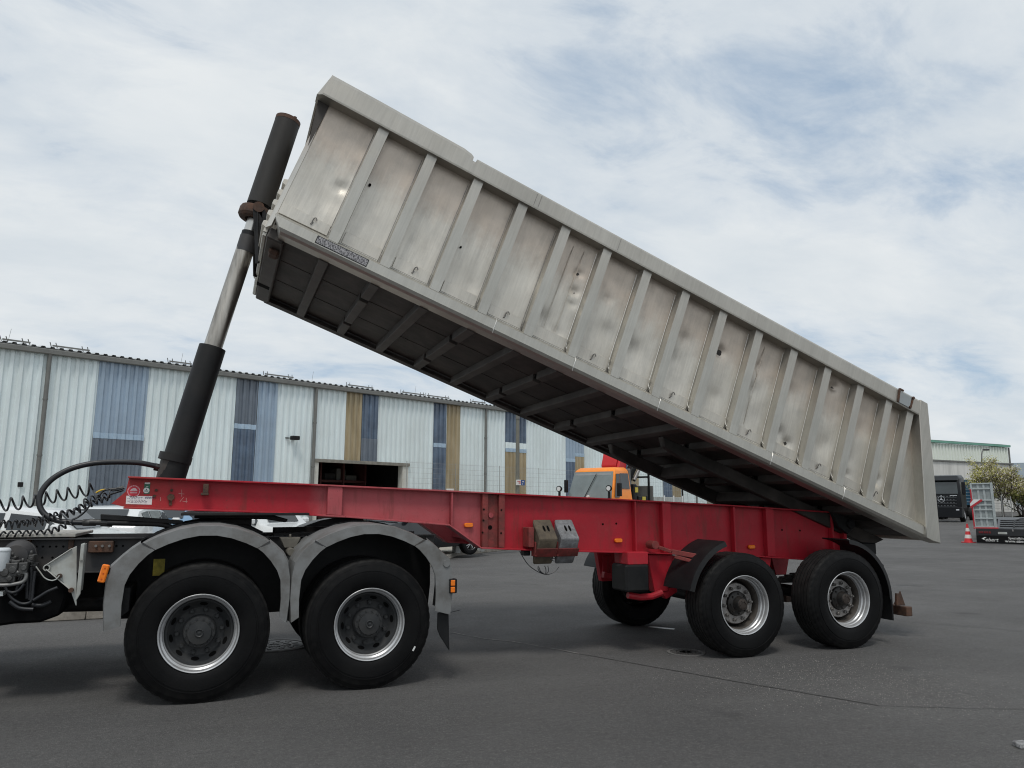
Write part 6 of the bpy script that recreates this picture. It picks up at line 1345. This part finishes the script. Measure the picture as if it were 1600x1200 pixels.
for z in (1.05, 1.27, 1.49, 1.71):
    bo('grille_bar', MB().box((0.01, -.95, z), (0.07, .95, z+.05)), mat('grille_grey', (0.05, 0.055, 0.06), 0.4, 0.3), bevel=0.01)
    for i in range(9): bo('grille_slot', MB().box((0.012, -.88+i*.2, z+.07), (0.045, -.78+i*.2, z+.15)), mat('grille_shine', (0.10, 0.105, 0.11), 0.35, 0.4), bevel=0.006)
k = MB()
for q in range(3):
    a = R(90+120*q); c = Vector((0.10, math.cos(a), math.sin(a)))
    k.extr([(0.10, .0+.045*math.cos(a+R(60)), 1.62+.045*math.sin(a+R(60))), (0.10, .19*math.cos(a), 1.62+.19*math.sin(a)), (0.10, .045*math.cos(a-R(60)), 1.62+.045*math.sin(a-R(60))), (0.10, 0, 1.62)], (0.03, 0, 0))
k.lathe([(0.20, -.01), (0.222, -.01), (0.222, .012), (0.20, .012), (0.20, -.01)], (0, 0, 0), 32)
eb = bo('emblem', MB().add(k.v[:24], k.f[:18]), mat('emblem_chrome', (0.75, 0.76, 0.78), 0.25, 0.9))
rg2 = MB().lathe([(0.20, -.01), (0.222, -.01), (0.222, .012), (0.20, .012), (0.20, -.01)], (0, 0, 0), 32); bo('emblem_ring', rg2, MATS['emblem_chrome']).matrix_basis = Matrix.Translation((0.10, 0, 1.62)) @ Matrix.Rotation(R(90), 4, 'Z')
bo('emblem_star', MB().cyl((0.05, 0, 2.02-.14), (0.06, 0, 2.02-.14), 0.03, n=10), MATS['emblem_chrome'])
bo('bumper', MB().box((-.25, -1.25, .30), (0.16, 1.25, 1.08)), BKT, bevel=0.06); bo('name_strip', MB().box((0.03, .55, 1.86), (0.055, 1.0, 1.90)), MATS['emblem_chrome'])
for s in (-1, 1):
    bo('headlight', MB().box((0.10, s*.98-.12, .80), (0.175, s*.98+.12, .92)), MATS['lamp_glass'], bevel=0.03); bo('step_panel', MB().box((-.75, s*1.1-.14, .35), (-.25, s*1.1+.14, 1.0)), BKT, bevel=0.04)
    bo('mirror', MB().box((-.25, s*1.42-.12, 1.95), (-.1, s*1.42+.12, 2.85)), BKT, bevel=0.04)
for x in (-1.35, -5.3, -6.7):
    for s in (-1, 1):
        bo('wheel_tyre', MB().lathe([(0.29, .02), (0.31, 0), (0.45, -.01), (0.51, .03), (0.53, .06), (0.53, .3), (0.3, .33)], (0, 0, 0), 40), RUBBER).matrix_basis = Matrix.Translation((x, s*1.2, .53)) @ (FLIP if s > 0 else Matrix.Identity(4))
        bo('wheel_rim', MB().lathe([(0.295, .02), (0.28, .04), (0.2, .06), (0.14, .03), (0.0005, .02)], (0, 0, 0), 28), RIM).matrix_basis = Matrix.Translation((x, s*1.2, .53)) @ (FLIP if s > 0 else Matrix.Identity(4))
for y in (-.42, .42): bo('chassis_rail', MB().box((-8.0, y-.04, .78), (-.2, y+.04, 1.05)), BLACKM)
bo('rear_bumper', MB().box((-8.1, -1.2, .45), (-8.0, 1.2, .60)), BLACKM); bo('rear_cross_member', MB().box((-8.1, -1.15, .85), (-7.9, 1.15, 1.05)), BLACKM); bo('roof_horn', MB().box((-.9, -1.1, 3.42), (-.5, -.5, 3.56)), BLACK, bevel=0.03)
LP = at_ground(1530, 66); bl = thing('box_lorry', 'blue box body with a white top edge behind the black truck', 'lorry', LP, hd(RGT))
BLT = mat('lorry_blue', (0.045, 0.16, 0.27), 0.45, var=0.1)
zt_ = 3.15
bl_ = MB().box((-2.0, 0, 1.0), (1.05, 2.4, zt_)); bl_.build('box_body', BLT, bl, local=True, bevel=0.02)
MB().box((-2.03, -.03, zt_), (1.08, 2.43, zt_+.16)).build('top_edge', WHITEP, bl, local=True, bevel=0.02)
for i in range(7): MB().box((-1.9, -.05, 1.25+i*.27), (-.1, -.002, 1.31+i*.27)).build('slat', mat('pale_blue_slat', (0.30, 0.42, 0.5), 0.5), bl, local=True)
MB().box((-1.9, .2, .55), (.95, 2.2, 1.0)).build('chassis', BLACKM, bl, local=True)
for x in (-1.3, .3):
    for y in (.1, 2.0): MB().cyl((x, y, .5), (x, y+.3, .5), 0.5, n=28).build('wheel', RUBBER, bl, local=True)

# ------------------------------------------------------------------ low loader trailer with upright ramp, traffic cone
LB = atZ(1526.5, 849, 0.0); lu = (RGT*0.83 - FWD*0.56).normalized(); 
ll = thing('low_loader', 'black low loader trailer with white lettering and one upright silver ramp', 'trailer', LB, hd(lu))
def lo_(name, mb, m_, **k): return mb.build(name, m_, ll, local=True, **k)
BKL = mat('black_loader_paint', (0.016, 0.017, 0.019), 0.4, var=0.15)
lo_('rear_board', MB().box((0.0, 0.0, 0.03), (2.55, 0.03, 0.33)), mat('black_rubber_board', (0.006, 0.006, 0.0065), 0.7, var=0.1, spec=0.15), bevel=0.005)
lo_('rear_beam', MB().box((0.0, 0.03, 0.33), (2.55, 0.20, 0.62)), BKL, bevel=0.012)
MLT = mat('white_print', (0.75, 0.75, 0.73), 0.5, var=0.02)
MLL = Matrix.Translation(LB) @ Matrix.Rotation(hd(lu), 4, 'Z')
def ltext(body_, x, z, size, sh=0.0):
    p = MLL @ Vector((x, -0.003, z)); text('printed_text', body_, p, lu, (0, 0, 1), size, MLT, ll, shear=sh)
ltext('ebert', 0.30, 0.10, 0.21, 0.3)
k = MB(); k.prism([(0.18, 0.20), (0.30, 0.27), (0.36, 0.245), (0.27, 0.215), (0.30, 0.17), (0.25, 0.15), (0.24, 0.19)], -0.004, -0.001); lo_('printed_emblem', k, MLT, smooth=0)
ltext('Spezialfahrzeuge', 1.12, 0.205, 0.135); ltext('www.ebert-', 1.00, 0.075, 0.165)
k = MB()
for i in range(5): k.box((0.10+i*.09, 0.012, 0.42), (0.17+i*.09, 0.03, 0.50))
lo_('rear_lamps', k, mat('dark_red_lens', (0.16, 0.01, 0.012), 0.3), bevel=0.006)
lo_('number_plate', MB().box((0.78, 0.012, 0.40), (1.10, 0.03, 0.49)), LGREY, bevel=0.004); 
for x in (1.28, 1.80): lo_('lashing_ring', MB().box((x, 0.01, 0.52), (x+.05, 0.03, 0.60)), ZINC, bevel=0.006)
k = MB(); k.hexa([(0.75, 0.2, 0.60), (2.55, 0.2, 0.60), (2.55, 3.2, 0.95), (0.75, 3.2, 0.95), (0.75, 0.2, 0.64), (2.55, 0.2, 0.64), (2.55, 3.2, 0.99), (0.75, 3.2, 0.99)]); lo_('rear_slope', k, mat('grey_deck_steel', (0.06, 0.062, 0.066), 0.5, 0.3, var=0.2, vscale=3), bevel=0.006)
for y in (.7, 1.3, 1.9, 2.5): z = 0.645+(y-.2)*.1167; lo_('slope_bar', MB().box((0.85, y-.06, z), (1.8, y+.06, z+.03)), BKL, bevel=0.006)
lo_('lying_ramp', MB().hexa([(1.75, 0.4, 0.70), (2.6, 0.4, 0.70), (2.6, 2.6, 1.02), (1.95, 2.6, 1.02), (1.75, 0.4, 0.78), (2.6, 0.4, 0.78), (2.6, 2.6, 1.10), (1.95, 2.6, 1.10)]), mat('pale_ramp_sheet', (0.40, 0.43, 0.43), 0.5, 0.3, var=0.2, vscale=2), bevel=0.01)
k = MB(); k.tube([(1.35, .5, .68), (1.4, .8, .95), (1.6, 1.2, 1.02), (1.9, 1.3, 1.03)], 0.03, 8); lo_('spring_arm', k, BKL)
lo_('bed', MB().box((0.0, 3.2, 0.75), (2.55, 9.0, 0.99)), BKL, bevel=0.01)
for y in (1.2, 2.3, 3.4):
    for x in (0.05, 2.2): lo_('wheel', MB().cyl((x, y, .38), (x+.3, y, .38), 0.37, n=28), RUBBER)
# ramp
GAL = mat('galvanised_ramp', (0.42, 0.46, 0.46), 0.45, 0.35, var=0.12, vscale=5, dirt=(0.28, 0.3, 0.29), dscale=4, damt=0.5); GALP = mat('ramp_plate', (0.28, 0.31, 0.31), 0.5, 0.35, var=0.2, vscale=9, bump=0.3, bscale=50)
rp_ = empty('ramp', MLL @ Matrix.Translation((-.05, .10, .64)) @ Matrix.Rotation(R(-0.8), 4, 'Y'), ll)
def rr2(name, mb, m_, **k): return mb.build(name, m_, rp_, local=True, **k)
for x0, x1 in ((0, .07), (.72, .82)): rr2('side_rail', MB().box((x0, 0, 0), (x1, .12, 1.88)), GAL, bevel=0.008)
for z in (0.02, .36, .72, 0.92, 1.12, 1.60, 1.82): rr2('rung', MB().box((.07, -.005, z), (.72, .10, z+.055)), GAL, bevel=0.006)
rr2('tread_plate', MB().box((.07, .055, .05), (.72, .07, 1.84)), GALP)
for x in (.29, .50): rr2('centre_strip', MB().box((x-.05, .03, .06), (x+.03, .054, 1.83)), GAL, bevel=0.004)
rr2('red_edge', MB().box((-.02, -.01, .05), (.035, .13, 1.62)), mat('ramp_red', (0.42, 0.02, 0.03), 0.5, var=0.1), bevel=0.006); rr2('red_foot', MB().box((-.03, -.03, -.04), (.86, .14, .02)), MATS['ramp_red'], bevel=0.008)
for x in (.02, .72): rr2('hinge_lug', MB().box((x, -.05, -.10), (x+.12, .1, -.035)), GAL, bevel=0.01)
hz_ = MB().box((-.03, -.035, .83), (.40, -.02, 1.22)); 
P0 = (-.06, -.04, .80)
rr2('hazard_board', MB().extr([(-.06, -.03, .80), (.20, -.03, .97), (.40, -.03, 1.18), (.06, -.03, 1.19), (-.06, -.03, 1.10)], (0, .015, 0)), WHITEP, smooth=0)
for pts_ in ([(-.06, -.0335, .80), (.02, -.0335, .85), (.40, -.0335, 1.12), (.40, -.0335, 1.18), (.33, -.0335, 1.18), (-.06, -.0335, .90)], [(-.06, -.0335, 1.02), (.08, -.0335, 1.19), (.06, -.0335, 1.19), (-.06, -.0335, 1.12)]):
    rr2('red_stripe', MB().extr(pts_, (0, .003, 0)), MATS['ramp_red'], smooth=0)
# cone
cp_ = atZ(1513.5, 848, 0.0)
cn = thing('traffic_cone', 'red and white striped traffic cone beside the low loader', 'traffic cone', cp_)
CR = mat('cone_red', (0.62, 0.03, 0.035), 0.45, var=0.08); CW = mat('cone_white', (0.72, 0.70, 0.66), 0.45, var=0.06)
MB().box((-.21, -.21, 0), (.21, .21, .035)).build('base', CR, cn, bevel=0.015, local=True)
hs = [(.035, .165), (.19, .135), (.34, .108), (.48, .083), (.62, .06), (.80, .036)]
for i in range(5):
    (z0, ra), (z1, rb) = hs[i], hs[i+1]
    MB().cyl((0, 0, z0), (0, 0, z1), ra + (.002 if i % 2 else 0), rb + (.002 if i % 2 else 0), 28).build('white_band' if i % 2 else 'cone_section', CW if i % 2 else CR, cn, local=True)
# broken grey stone at the bottom right corner
sp_ = atZ(1596, 1168, 0.0); sf = MB(); sf.extr([sp_+Vector((-.045, -.03, 0)), sp_+Vector((.06, -.035, 0)), sp_+Vector((.07, .04, 0)), sp_+Vector((-.02, .05, 0))], (0.005, 0.004, 0.03))
o = sf.build('stone_fragment', mat('grey_stone', (0.27, 0.27, 0.27), 0.85, var=0.4, vscale=30, bump=0.5, bscale=60, dirt=(0.06, 0.06, 0.06), dscale=35, damt=0.9), bevel=0.006); tag(o, 'small grey stone fragment lying at the bottom right corner of the asphalt', 'stone')
